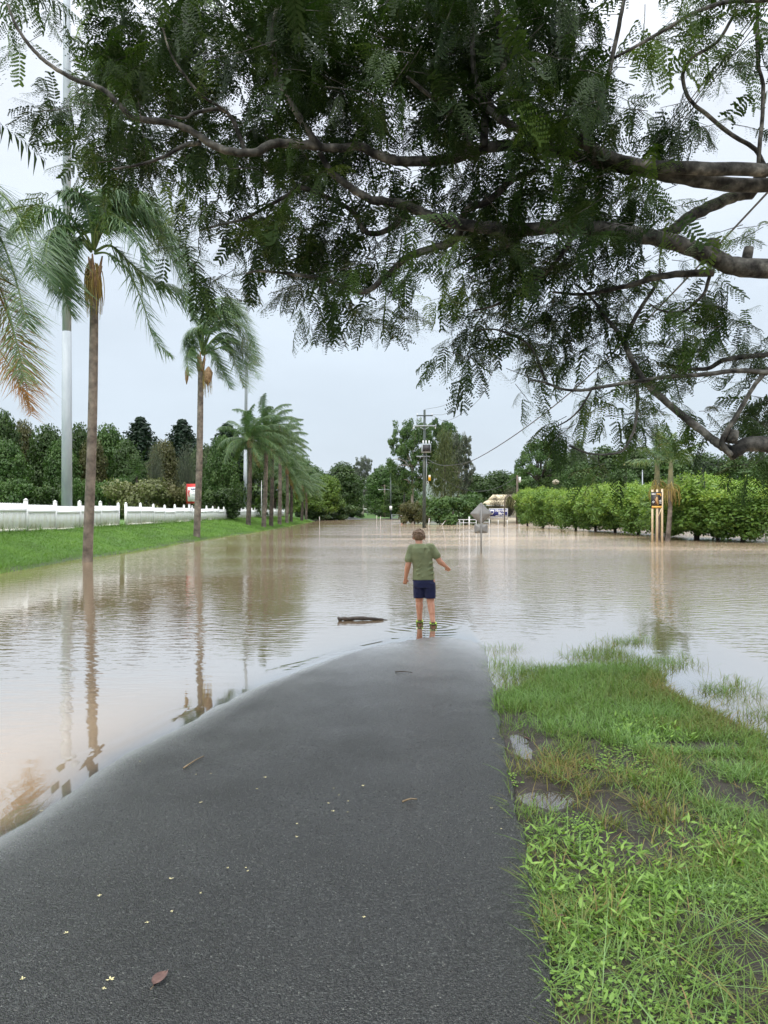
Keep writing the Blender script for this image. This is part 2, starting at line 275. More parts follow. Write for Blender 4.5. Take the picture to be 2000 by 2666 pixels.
    if not puddle:
        for (cx, cy) in ((BOY[0] - .07, BOY[1] + .1), (BOY[0] + .13, BOY[1] - .1)):
            sb = N(t, 'ShaderNodeVectorMath', operation='DISTANCE'); L(t, g.outputs['Position'], sb.inputs[0]); sb.inputs[1].default_value = (cx, cy, 0)
            sn = N(t, 'ShaderNodeMath', operation='MULTIPLY'); L(t, sb.outputs['Value'], sn.inputs[0]); sn.inputs[1].default_value = 30
            si = N(t, 'ShaderNodeMath', operation='SINE'); L(t, sn.outputs[0], si.inputs[0])
            fo = N(t, 'ShaderNodeMapRange', interpolation_type='SMOOTHSTEP'); fo.inputs[1].default_value = .1; fo.inputs[2].default_value = 1.7; fo.inputs[3].default_value = .06; fo.inputs[4].default_value = 0; L(t, sb.outputs['Value'], fo.inputs[0])
            pr = N(t, 'ShaderNodeMath', operation='MULTIPLY'); L(t, si.outputs[0], pr.inputs[0]); L(t, fo.outputs[0], pr.inputs[1])
            ad = N(t, 'ShaderNodeMath', operation='ADD'); L(t, last, ad.inputs[0]); L(t, pr.outputs[0], ad.inputs[1]); last = ad.outputs[0]
        at2 = N(t, 'ShaderNodeAttribute', attribute_name='crest'); ad = N(t, 'ShaderNodeMath', operation='ADD'); L(t, last, ad.inputs[0]); L(t, at2.outputs['Fac'], ad.inputs[1]); last = ad.outputs[0]
    bp = N(t, 'ShaderNodeBump'); bp.inputs['Distance'].default_value = .0105 if not puddle else .002; L(t, last, bp.inputs['Height'])
    gl = N(t, 'ShaderNodeBsdfGlossy'); gl.inputs['Roughness'].default_value = .03; L(t, bp.outputs[0], gl.inputs['Normal'])
    fr = N(t, 'ShaderNodeFresnel'); fr.inputs[0].default_value = 1.34; L(t, bp.outputs[0], fr.inputs['Normal'])
    fm = N(t, 'ShaderNodeMath', operation='MULTIPLY'); fm.inputs[1].default_value = 2.2 if puddle else 2.8; L(t, fr.outputs[0], fm.inputs[0]); fc = N(t, 'ShaderNodeMath', operation='MINIMUM'); fc.inputs[1].default_value = .4 if puddle else .85; L(t, fm.outputs[0], fc.inputs[0])
    z = N(t, 'ShaderNodeMixShader'); L(t, fc.outputs[0], z.inputs[0]); L(t, x.outputs[0], z.inputs[1]); L(t, gl.outputs[0], z.inputs[2]); L(t, z.outputs[0], o.inputs[0]); return m
M['water'] = water_mat()
M['puddle'] = water_mat('puddle water', True)
# ---------------------------------------------------------------- land and water
def smin(a, b, k): return -k * np.log(np.exp(-np.clip(a / k, -60, 60)) + np.exp(-np.clip(b / k, -60, 60)))
def edge(y): return .33 + .0975 * np.minimum(y, 9.6) + .035 * (vnoise(np.asarray(y, float) * 3.1, 0, 3) - .5) + np.maximum(np.asarray(y, float) - 9.6, 0) * .02
SY, SX = [-6, 2, 4.28, 4.9, 5.33, 6.05, 6.56, 7.33, 8.08, 9.14, 9.94, 10.6, 14], [-3.6, -2.4, -1.95, -1.9, -1.85, -1.63, -1.5, -1.28, -.97, -.50, -.02, .5, 3]
def h_road(x, y, wet=False):
    d1 = (x - np.interp(y, SY, SX)) * .88 + .10 * (vnoise(x * .8, y * .8, 5) - .5) * np.clip((9 - y) / 4, 0, 1)
    d2 = 10.45 - y + .35 * (vnoise(x * .9, y * .5, 6) - .5) - 1.1 * np.maximum(x - .85, 0)
    if wet: return np.clip(np.maximum(np.exp(-np.maximum(d1, 0) / .10), .95 * np.exp(-np.maximum(d2, 0) / 1.5)), 0, 1)
    d = smin(d1 * 2.6, np.where(d2 > 0, d2 * .42, d2), .18)
    return np.clip(np.where(d > 0, .024 * d, .028 * d), -.45, .095) + .0022 * (vnoise(x * 5, y * 3, 15) - .5) + .0022 * (vnoise(x * 15, y * 9, 16) - .5)
def verge_d(x, y):
    n = .5 * (vnoise(x * 1.6, y * 1.6, 9) - .5)
    return smin(2.75 - x + n, 7.3 + 1.15 * (x - 1.1) - y + n, .3)
PUD = (((.98, 5.45), (.09, .36)), ((.95, 4.45), (.21, .22)))
def h_verge(x, y):
    d = verge_d(x, y); h = np.clip(.035 * d, -.45, .055) - np.maximum(x - 4.2, 0) * .3
    for (c, r) in PUD:
        h = h - .035 * np.exp(-(((x - c[0]) / r[0]) ** 2 + ((y - c[1]) / r[1]) ** 2) ** 1.5)
    return np.clip(h + np.clip(d * 4, 0, 1) * (.012 * (vnoise(x * 7, y * 7, 2) - .5) + .014 * (vnoise(x * 19, y * 19, 4) - .5)), -.45, .2)
def xshore(y): return -10.85 - .028 * np.maximum(y - 72, 0) + .35 * (vnoise(y * .22, 0, 8) - .5) - np.clip((y-20)/20, 0, 1) * .2
def xfence(y): return -14 - .038 * (y - 28)
def h_land(x, y):
    xs = xshore(y); t = np.clip((xs - x) / (xs - xfence(y)), -1.2, 1); hb = np.where(t > 0, .95 * t * (1.25 - .25 * t), .6 * t)
    hb = np.clip(hb, -.5, .95) + np.where(t > .05, .04 * (vnoise(x * .8, y * .8, 11) - .5), 0)
    ysh = np.interp(x, [-12, 3, 9], [178, 172, 117]); hf = np.clip((y - ysh) * .012, -.5, 1.3)
    return np.maximum(hb, hf)
def height(x, y):
    x = np.asarray(x, float); y = np.asarray(y, float)
    near = np.where(x < edge(y), h_road(x, y), h_verge(x, y))
    near = np.where((y > 26), -.45, near)
    return np.maximum(near, h_land(x, y))
def axis(*seg):
    o = []
    for a, b, s in seg: o.append(np.arange(a, b, s))
    return np.unique(np.round(np.concatenate(o), 4))
GX = axis((-1200, -60, 60), (-60, -20, 2), (-20, -9, .4), (-9, -3.2, .25), (-3.2, 3.4, .06), (3.4, 8, .4), (8, 40, 2), (40, 1201, 60))
GY = axis((-12, 1.5, .6), (1.5, 11.6, .075), (11.6, 16, .25), (16, 60, .8), (60, 260, 3), (260, 3000, 90))
X, Y = np.meshgrid(GX, GY); nx = len(GX); HH = height(X, Y)
isroad = (X < edge(Y)) & (X > -9.2) & (Y < 24)
idx = np.arange(X.size).reshape(X.shape); quads = np.stack([idx[:-1, :-1], idx[:-1, 1:], idx[1:, 1:], idx[1:, :-1]], -1).reshape(-1, 4)
Hg = np.where(isroad, HH - .03, HH)
grassy = np.clip(np.where(X < -8, (h_land(X, Y) - .02) * 12, 0), 0, 1); grassy = np.where(Y > 110, np.clip((h_land(X, Y) - .05) * 6, 0, 1), grassy)
tag(MB().add(np.stack([X, Y, Hg], -1), quads, tint=grassy.ravel()).build('ground', M['ground'], smooth=True), kind='structure')
# road: sheet with a broken right edge and a visible thickness
ry = axis((-8, 1.5, .5), (1.5, 11.6, .06), (11.6, 24.1, .4)); k = 150; V = []
for yv in ry:
    xe = float(edge(yv)) + .018 * (float(vnoise(yv * 27, 0, 1)) - .5)
    xs = xe - (1 - np.linspace(0, 1, k) ** 1) ** 1.7 * (xe + 9.0); xs = np.sort(xs); zz = h_road(xs, np.full(k, yv))
    zz[-2] -= .004; zz[-1] -= .012
    V.append(np.stack([np.append(xs, xe + .022 + .02 * vnoise(yv * 33, 2, 1)), np.full(k + 1, yv), np.append(zz, zz[-1] - .085)], 1))
V = np.concatenate(V); kk = k + 1; ii = np.arange(len(V)).reshape(-1, kk)
rq = np.stack([ii[:-1, :-1], ii[:-1, 1:], ii[1:, 1:], ii[1:, :-1]], -1).reshape(-1, 4)
tag(MB().add(V, rq, tint=h_road(V[:, 0], V[:, 1], True)).build('road', M['asphalt'], smooth=True), kind='structure')
# faded yellow line of the drowned carriageway
lm = MB(); yy = np.linspace(4.6, 9.4, 30); lx = -2.87 + (yy - 5.74) * .262
for s_ in range(29):
    p = []
    for j in (s_, s_ + 1):
        for dx in (-.06, .06): p.append((lx[j] + dx, yy[j], float(h_road(lx[j] + dx, yy[j])) + .004))
    lm.add(p, [(0, 1, 3, 2)])
tag(lm.build('road_marking', mat('line paint', [(.3, (.60, .38, .12)), (.7, (.80, .58, .26))], 9, .7)), kind='structure')
# water
depth = np.clip(-HH, -.02, 2.0)
dl = (X - np.interp(Y, SY, SX)) * .88
crest = np.where((Y < 10.3) & (dl < 0) & (dl > -.5), np.exp(-((dl + .13 + .10*(vnoise(X*1.1, Y*1.1, 21)-.5)) / .035) ** 2) * .5 + np.exp(-((dl + .24 + .16*(vnoise(X*1.4, Y*1.4, 22)-.5)) / .03) ** 2) * .3, 0) * np.clip((vnoise(Y * .8, X * .3, 14) - .3) * 2.2, 0, 1)
wo = MB().add(np.stack([X, Y, X * 0], -1), quads, tint=np.clip(depth, 0, 2).ravel()).build('water', M['water'], smooth=True)
ca = wo.data.attributes.new('crest', 'FLOAT', 'POINT'); ca.data.foreach_set('value', crest.astype(np.float32).ravel()); tag(wo, kind='structure')
for i, (c, r) in enumerate(PUD):
    an = np.arange(36) / 36 * 2 * math.pi; rr = 1.2 + .7 * (vnoise(an * 3, i, 3) - .5); z = .047 - .0165
    pv = np.stack([c[0] + r[0] * rr * np.cos(an), c[1] + r[1] * rr * np.sin(an), an * 0 + z], 1); pv[:, 0] = np.maximum(pv[:, 0], edge(pv[:, 1]) + .01)
    pm = MB().add(np.concatenate([pv, [[c[0] + .05, c[1], z]]]), t=[(j, (j + 1) % 36, 36) for j in range(36)], tint=.010)
    tag(pm.build('puddle', M['puddle']), kind='structure')
# road coming out of the water far away
fy = np.linspace(168, 420, 60); V = []
for yv in fy:
    xc = -7.0 - .085 * (yv - 160) - .0001 * (yv - 160) ** 2
    for dx in (-3.2, 3.2): V.append((xc + dx, yv, float(h_land(np.array(xc + dx), np.array(yv))) + .02))
tag(MB().add(V, [(2*i, 2*i+1, 2*i+3, 2*i+2) for i in range(59)]).build('far_road', mat('far wet road', [(.3, (.10, .105, .11)), (.7, (.16, .165, .17))], 1, .35)), kind='structure')
# low hills on the horizon
V = []; hx = np.linspace(-2600, 2600, 160)
prof = 35 + 30 * vnoise(hx / 420, 0, 31) + 12 * vnoise(hx / 130, 0, 32) + 40 * np.exp(-((hx + 40) / 160) ** 2) + 30*np.exp(-((hx - 300) / 200) ** 2)
for i, x_ in enumerate(hx):
    for (dy, f) in ((-350, 0), (-220, .35), (-100, .8), (0, 1), (250, .8)): V.append((x_, 1900 + dy + 40 * math.sin(x_ / 200), 1 + prof[i] * f))
ii = np.arange(len(V)).reshape(-1, 5)
tag(MB().add(V, np.stack([ii[:-1, :-1], ii[1:, :-1], ii[1:, 1:], ii[:-1, 1:]], -1).reshape(-1, 4)).build('hills', mat('hill forest', [(.3, (.035, .06, .035)), (.7, (.06, .10, .05))], .02, .9), smooth=True), kind='structure')
# ---------------------------------------------------------------- overhanging shade tree
rng = np.random.default_rng(7)
def leaf_template(npin, npair, plen, lod=False, sd=0):
    rj = np.random.default_rng(sd)
    """one twice-pinnate leaf of unit length along +x, flat in xy: quads (n,4,3)"""
    q = []
    for i in range(npin):
        u = .16 + .84 * i / (npin - 1); ln = plen * (.55 + .45 * math.sin(math.pi * min(1, .25 + .62 * u)))
        for sgn in (-1, 1):
            a = R(62 - 18 * u + rj.normal(0, 7)); dr = rj.uniform(.2, 2.4); d = np.array((math.cos(a), sgn * math.sin(a), 0)); n_ = np.array((-d[1], d[0], 0)); b = np.array((u, 0, -.16 * u * u))
            dz = lambda s: np.array((0, 0, -(.22 + dr) * (s * ln) ** 2 * 3))
            if lod:
                q.append([b, b + d*ln*.5 + n_*.03 + dz(.5), b + d*ln + dz(1), b + d*ln*.5 - n_*.03 + dz(.5)]); continue
            for j in range(npair):
                s = .06 + .94 * (j + .5) / npair; c = b + d * ln * s + dz(s); lw = ln / npair * .70; ll = .036 * (1.0 - .35 * abs(s - .4))
                for g in (-1, 1):
                    e = n_ * g * .95 + d * .3; w = d * lw
                    q.append([c - w*.75, c + w*.75, c + e*ll + w*.55, c + e*ll - w*.55])
    q.append([np.array((0, .004, 0)), np.array((1, .002, -.16)), np.array((1, -.002, -.16)), np.array((0, -.004, 0))])
    return np.array(q)
T_HI = [leaf_template(9, 6, .25, sd=q_) for q_ in range(5)]; T_LO = leaf_template(8, 0, .27, True)
def scatter_leaves(mb, tmpl, pos, dirs, nrm, size, tint):
    d = unit(dirs); side = unit(np.cross(nrm, d)); up = np.cross(d, side)
    B = np.stack([d, side, up], 1)                                    # (m,3,3) rows
    for k0 in range(0, len(pos), 400):
        sl = slice(k0, k0 + 400)
        V = np.einsum('qcx,mxy->mqcy', tmpl, B[sl]) * size[sl][:, None, None, None] + pos[sl][:, None, None, :]
        tn = np.repeat(tint[sl], tmpl.shape[0] * 4)
        V = V.reshape(-1, 3); mb.add(V, np.arange(len(V)).reshape(-1, 4), tint=tn)
# leaf density over the view, 100 px cells of the photograph (rows from the top)
DENS = ["23578899999999941343","34899998988899974434","05999888987889985552","07999888886799886621","05899988855787763100","01323698767788887400",
        "00003799988888988412","00001457998388886434","00000002666387987667","00000000000258887777","00000000000013543346","00000000000000555567","00000000000000234466"]
def depth_at(px, py): return 7.1 + 1.7 * min(py, 900) / 1000 - .5 * (px - 1000) / 1000 * (py < 700)
lp, ld, ln_, lsz, lt, twigs = [], [], [], [], [], []
def cluster(c, n, droop, bright):
    az = rng.uniform(0, 2*math.pi); dv = np.array((math.cos(az), math.sin(az), rng.uniform(-.5, .25) - droop * .4)); dv = dv / np.linalg.norm(dv); ln2 = rng.uniform(.18, .4)
    twigs.append((c - dv * ln2 * .9, c + dv * ln2 * .6))
    for i in range(n):
        p = c + dv * ln2 * (i / max(1, n - 1) - .45); sd = rng.normal(0, 1, 3); sd = sd - dv * (sd @ dv); d = unit(sd)[0 if sd.ndim > 1 else slice(None)] * .9 + dv * .55
        d = d + np.array((0, 0, -.28 - droop * rng.uniform(0, .8))); nn = np.array((0, 0, 1.)) + rng.normal(0, .42, 3)
        lp.append(p); ld.append(d); ln_.append(nn); lsz.append(rng.uniform(.24, .42)); lt.append(np.clip(bright + rng.normal(0, .12), 0, 1))
for r_, row in enumerate(DENS):
    for c_, ch in enumerate(row):
        d = int(ch)
        if not d: continue
        dl_ = int(DENS[r_ + 1][c_]) if r_ + 1 < len(DENS) else 0
        nl = 55 * (d / 9) ** 1.9; nc = rng.poisson(nl / 4.6)
        if d <= 4: nc = max(nc, 2 if d > 1 else 1)
        for _ in range(nc):
            px, py = c_ * 100 + rng.uniform(5, 95), r_ * 100 + rng.uniform(0, 95); Yd = depth_at(px, py) + .45 + rng.normal(0, .65)
            if vnoise(px / 85, py / 60, 43) + .5 * vnoise(px / 40, py / 32, 44) < .66 - .05 * (d - 5) and d > 3 and rng.random() < .9: continue
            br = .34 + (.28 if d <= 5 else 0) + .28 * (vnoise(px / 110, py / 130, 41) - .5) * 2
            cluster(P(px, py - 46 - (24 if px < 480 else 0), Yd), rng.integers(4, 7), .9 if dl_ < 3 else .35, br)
shade_leaves = MB(); A = lambda l: np.array(l)
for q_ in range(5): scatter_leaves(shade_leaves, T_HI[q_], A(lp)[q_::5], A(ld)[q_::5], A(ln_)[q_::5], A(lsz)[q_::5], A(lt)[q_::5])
# the rest of the crown, above and beside the frame
m_ = 1300; cx = rng.uniform(-4.5, 10.5, m_); cy = rng.uniform(-2.5, 11.5, m_); keep = ((cx - 4.0) / 8) ** 2 + ((cy - 5.5) / 6.6) ** 2 < 1
cx, cy = cx[keep], cy[keep]; dome = 1 - ((cx - 4.5) / 9) ** 2 - ((cy - 6) / 8) ** 2
cz = 5.2 + 3.2 * np.clip(dome, 0, 1) + rng.uniform(-.9, .7, len(cx))
el_ok = (cz - CAMZ) / np.maximum(np.hypot(cx * 0, cy), .3) > .72; off = (cy < .6) | el_ok | (np.abs(cx) > .58 * np.maximum(cy, .1))
cx, cy, cz = cx[off], cy[off], cz[off]
for (n, nm) in ((len(cx), 0),):
    pos = np.repeat(np.stack([cx, cy, cz], 1), 2, 0) + rng.normal(0, .2, (2*n, 3)); az = rng.uniform(0, 6.28, 2*n)
    scatter_leaves(shade_leaves, T_LO, pos, np.stack([np.cos(az), np.sin(az), rng.uniform(-.5, .1, 2*n)], 1), np.array((0, 0, 1.)) + rng.normal(0, .35, (2*n, 3)), rng.uniform(.4, .6, 2*n), np.clip(rng.normal(.35, .14, 2*n), 0, 1))
TR = np.array((5.7, 8.4, -.35))
tree = thing('shade_tree', 'broad overhanging tree with feathery leaves and mottled grey limbs above the road', 'tree', TR)
def kid(mb, name, m, parent, smooth=True, off=TR):
    o = mb.build(name, m, parent, smooth); o.data.transform(Matrix.Translation(-Vector(off))); return o
kid(shade_leaves, 'crown', M['canopy'], tree, False)
tb = MB(); tb.tube(smooth_path([TR, TR + (0, 0, .9), TR + (-.1, .05, 1.9), TR + (-.25, 0, 3.0), TR + (-.3, -.1, 4.0)], 14), np.linspace(.50, .30, 14) + np.linspace(.25, 0, 14) ** 2, 14)
kid(tb, 'trunk', M['bark'], tree)
fork_hi, fork_mid, fork_lo = TR + (-.25, 0, 3.3), TR + (-.2, 0, 2.6), TR + (-.1, .05, 1.75)
def px_path(pts, Y0, Y1): 
    n = len(pts); return [P(x, y, Y0 + (Y1 - Y0) * i / max(1, n - 1)) for i, (x, y) in enumerate(pts)]
BR = [  # root, points in the picture, depth from, depth to, radius px from, to
 (fork_hi, [(2060,452),(2000,443),(1760,436),(1663,428),(1579,404),(1482,356),(1410,352),(1340,330),(1290,300),(1230,250),(1180,190)], 7.9, 7.3, 20, 7),
 (fork_hi, [(2060,484),(2000,482),(1850,475),(1720,452),(1600,430),(1480,400),(1420,385),(1290,380),(1180,412),(1060,420),(1000,410),(934,380),(892,386),(832,380),(802,338),(778,301),(741,241),(720,187),(711,120),(708,60),(732,0)], 8.1, 7.0, 20, 5),
 (None, [(832,380),(760,374),(711,374),(657,398),(573,386),(512,350),(464,325),(368,310),(338,301),(271,235),(199,208),(139,175),(96,139),(60,96),(36,54),(20,10)], 7.4, 6.9, 12, 3),
 (fork_mid, [(2070,706),(2010,702),(1904,690),(1844,663),(1784,639),(1711,621),(1590,600),(1500,590),(1380,597),(1271,594),(1199,582),(1120,563),(1060,536),(1000,524),(964,518),(904,482),(862,446),(832,398)], 8.0, 7.5, 27, 7),
 (None, [(1199,586),(1181,627),(1090,657),(1060,669),(1000,723),(946,760),(862,732),(784,717),(681,705),(640,712)], 8.1, 8.2, 12, 2.5),
 (None, [(1199,575),(1223,542),(1271,524),(1330,470),(1400,440)], 8.1, 7.8, 11, 7),
 (None, [(1060,560),(1000,603),(952,603),(922,555),(874,524),(784,488),(747,509),(699,536),(633,570),(573,585),(520,600)], 8, 8, 8, 3),
 (None, [(524,371),(476,380),(422,410),(350,431),(290,440)], 7.3, 7.1, 6, 2.5),
 (None, [(640,395),(591,292),(512,292),(482,307),(440,300)], 7.3, 7.0, 6, 2.5),
 (None, [(591,292),(566,274),(518,241),(450,150),(420,60)], 7.2, 6.8, 5, 2),
 (fork_mid, [(2050,480),(1950,505),(1892,518),(1814,555),(1778,579),(1750,603),(1700,618)], 8.3, 8.1, 14, 16),
 (fork_lo, [(2070,1165),(2010,1160),(1946,1158),(1900,1182)], 8.0, 8.1, 25, 17),
 (None, [(1930,1175),(1900,1172),(1865,1150),(1844,1134),(1760,1068),(1693,1007),(1657,959),(1630,899),(1639,857),(1669,802),(1711,736),(1720,700)], 8.05, 8.7, 13, 3.5),
 (None, [(1630,899),(1603,857),(1573,821),(1542,778),(1500,740)], 8.5, 8.7, 7, 3),
 (fork_lo, [(2070,985),(2000,971),(1922,965),(1844,974),(1753,980),(1657,992),(1555,1010),(1512,1016),(1464,1013),(1416,995),(1380,990)], 7.6, 8.2, 8, 2.5),
 (fork_mid, [(2070,915),(2000,923),(1892,935),(1844,959),(1784,959),(1720,950)], 8.4, 8.8, 9, 4),
 (None, [(1856,709),(1723,718),(1663,736),(1603,751),(1518,766),(1440,760)], 8.2, 8.4, 10, 3),
 (None, [(1850,712),(1835,760),(1820,778),(1778,811),(1723,808),(1690,790)], 8.2, 8.3, 5, 2),
 (None, [(1657,1000),(1661,1040),(1657,1086),(1645,1134),(1615,1176),(1542,1182),(1480,1160)], 8.3, 8.3, 5, 2),
 (None, [(1542,1012),(1512,1062),(1482,1092),(1450,1110)], 8.2, 8.2, 3, 1.5),
 (fork_hi, [(2080,-15),(2000,0),(1904,3),(1814,30),(1741,72),(1657,120),(1600,150)], 7.0, 7.0, 8, 4),
 (None, [(1916,30),(1868,108),(1802,151),(1778,199),(1796,259),(1844,301),(1904,350),(1964,386),(1990,430)], 7.2, 7.9, 4, 6),
 (None, [(1973,-20),(1973,150),(1988,241),(1976,410),(1975,440)], 7.6, 7.9, 5, 6),
 (None, [(1627,-10),(1603,108),(1570,250),(1520,340),(1510,370)], 7.3, 7.6, 5, 8),
 (None, [(1290,-10),(1300,80),(1310,200),(1270,260),(1260,380)], 7.0, 7.6, 7, 11),
 (None, [(1240,30),(1230,120),(1250,240),(1330,330)], 7.2, 7.5, 5, 10),
 (None, [(1060,200),(1120,250),(1180,300),(1240,400)], 7.0, 7.7, 4, 9),
 (None, [(1420,990),(1380,900),(1300,860),(1240,860)], 8.4, 8.5, 4, 2),
 (None, [(1500,600),(1450,680),(1380,740),(1300,790),(1230,810)], 8.2, 8.6, 7, 2.5),
 (None, [(1380,600),(1320,640),(1250,660),(1180,700)], 8.1, 8.4, 6, 2.5),
 (None, [(1904,1185),(1880,1150),(1920,1080),(1960,1010),(2010,950)], 8.0, 7.8, 8, 5),
]
for root, pts, y0, y1, r0, r1 in BR:
    pp = px_path(pts, y0, y1); 
    if root is not None: pp = [np.array(root)] + pp
    n = len(pp) * 5; sp = smooth_path(pp, n); yy = np.linspace(y0, y1, n); rad = np.linspace(r0, r1, n) / 2000 * yy
    rad = rad * (1 + .10 * (vnoise(np.arange(n) * .7, r0, 4) - .5)); sp = sp + (rng.random((n, 3)) - .5) * rad[:, None] * .25
    kid(MB().tube(sp, rad, 10 if r0 > 9 else 6), 'branch', M['bark'], tree)
for (x, y, h, r) in ((1856, 650, 26, 17), (1948, 668, 24, 13), (1905, 1140, 20, 18)):
    stub = MB().tube([P(x - 4, y + 12, 8), P(x, y - h * .4, 8), P(x + 3, y - h, 8)], np.array((r, r, r * .92)) / 2000 * 8, 9); kid(stub, 'sawn_stub', M['bark'], tree, False)
tw = MB()
for a, b in twigs: tw.tube([a, (a + b) / 2 + rng.normal(0, .015, 3), b], [.004, .0035, .002], 4, cap=False)
for o_ in [kid(tw, 'twigs', M['bark'], tree)]: o_['kind'] = 'stuff'
# ---------------------------------------------------------------- palms along the bank
rng = np.random.default_rng(21)
def frond(pts, L0, wind, parent, org, dry=0., n=52, hang=.9, width=.032, start=.2):
    """rachis through pts (world), drooping leaflets blown by the wind; returns one mesh part"""
    p = smooth_path(pts, 26); T = unit(np.gradient(p, axis=0)); m = MB(); u = np.linspace(start, 1, n)
    m.tube(p, np.linspace(.035, .006, 26) * (L0 / .6), 5, tint=.75)
    f = u * 25; i = np.minimum(f.astype(int), 24); w = (f - i)[:, None]; base = p[i] * (1 - w) + p[i + 1] * w; tt = unit(T[i] * (1 - w) + T[i + 1] * w)
    up = np.array((0, 0, 1.)); side = np.cross(tt, up); bad = np.linalg.norm(side, axis=1) < .25; side[bad] = np.cross(tt[bad], np.array((0, 1., 0))); side = unit(side); nn = np.cross(side, tt)
    for sg in (-1, 1):
        for layer in range(2):
            ph = rng.uniform(-.5, .8, n)[:, None]; d0 = unit(sg * side * np.cos(ph) + nn * np.sin(ph) + tt * rng.uniform(.35, .8, n)[:, None])
            ln = L0 * np.clip(np.sin(math.pi * (.12 + .85 * (u - start) / (1 - start))) ** .6, .25, 1) * rng.uniform(.8, 1.15, n)
            g = np.stack([np.full(n, wind) + rng.normal(0, .2, n), rng.normal(0, .22, n), -hang * rng.uniform(.6, 1.2, n)], 1); wd = width * rng.uniform(.75, 1.1, n)[:, None]
            wv = unit(np.cross(d0, np.cross(d0, g) + 1e-3)); wv = unit(tt * .8 + wv * .2)
            V = []
            for s_, ww in ((0, .5), (.3, 1), (.65, .8), (1, .08)):
                c = base + (d0 * s_ * .85 + g * s_ ** 1.7 * .75) * ln[:, None]; V += [c - wv * wd * ww * .5, c + wv * wd * ww * .5]
            V = np.stack(V, 1).reshape(-1, 3); b = (np.arange(n) * 8)[:, None, None]
            q = (b + np.array([[0, 1, 3, 2], [2, 3, 5, 4], [4, 5, 7, 6]])[None]).reshape(-1, 4)
            tn = np.clip(rng.normal(.42, .16, n) + dry * u, 0, 1); m.add(V, q, tint=np.repeat(tn, 8))
    o = m.build('frond', M['palm_dry'] if dry > .5 else M['palm_leaf'], parent); o.data.transform(Matrix.Translation(-Vector(org))); return o
def frond_path(c, az, el_, ln, grav, wind, n=9):
    d = np.array((math.cos(az) * math.cos(el_), math.sin(az) * math.cos(el_), math.sin(el_))); p = [np.array(c)]; st = ln / (n - 1)
    for i in range(n - 1):
        p.append(p[-1] + d * st); d = unit(d + np.array((wind, 0, -grav)) * st * (.5 + i / n))
    return p
def seed_bunch(c, parent, org, n=46, ln=.8, mt='seed', name='flower_stalks', spread=.35):
    m = MB()
    for i in range(n):
        a = rng.uniform(0, 6.28); r = rng.uniform(.1, spread); z0 = rng.uniform(-.35, .25); l = ln * rng.uniform(.5, 1.1)
        p = [c + (0.12 * math.cos(a), .12 * math.sin(a), z0 + .25), c + (r * math.cos(a), r * math.sin(a), z0 + .1), c + ((r + .05) * math.cos(a) + .03, (r + .05) * math.sin(a), z0 - l * .5), c + (r * math.cos(a) + .05, r * math.sin(a), z0 - l)]
        m.tube(smooth_path(p, 7), np.linspace(.02, .007, 7), 4, tint=rng.uniform(0, 1))
    o = m.build(name, M[mt], parent); o.data.transform(Matrix.Translation(-Vector(org))); return o
def palm_base(base, top, r0, r1, label, dark=False, group='palms in the row along the grassy bank'):
    t = thing('palm_tree', label, 'palm tree', base, group); b, tp = np.array(base, float), np.array(top, float)
    pth = smooth_path([b - (0, 0, .3), b + (0, 0, .5), b + (tp - b) * .5 + (.04, 0, 0), tp], 26); rr = np.interp(np.linspace(0, 1, 26), [0, .04, .2, .8, 1], [r0 * 1.15, r0 * 1.05, r0 * .92, r1, r1 * .9])
    m = MB().tube(pth, rr, 14); o = m.build('trunk', M['palm_trunk_dark' if dark else 'palm_trunk'], t, True); o.data.transform(Matrix.Translation(-Vector(b)))
    m = MB()
    for i in range(11):
        a = i * 2.4; h = .75 + .35 * math.sin(i); u_ = np.array((math.cos(a), math.sin(a), 0)); c = tp - (0, 0, .15) + u_ * r1 * .5
        m.tube(smooth_path([c, c + u_ * .07 + (0, 0, h * .5), c + u_ * .18 + (0, 0, h * 1.05)], 6), [r1 * .55, r1 * .6, r1 * .5, r1 * .4, r1 * .28, r1 * .18], 6)
    o = m.build('leaf_bases', M['boot'], t, True); o.data.transform(Matrix.Translation(-Vector(b))); return t, b, tp
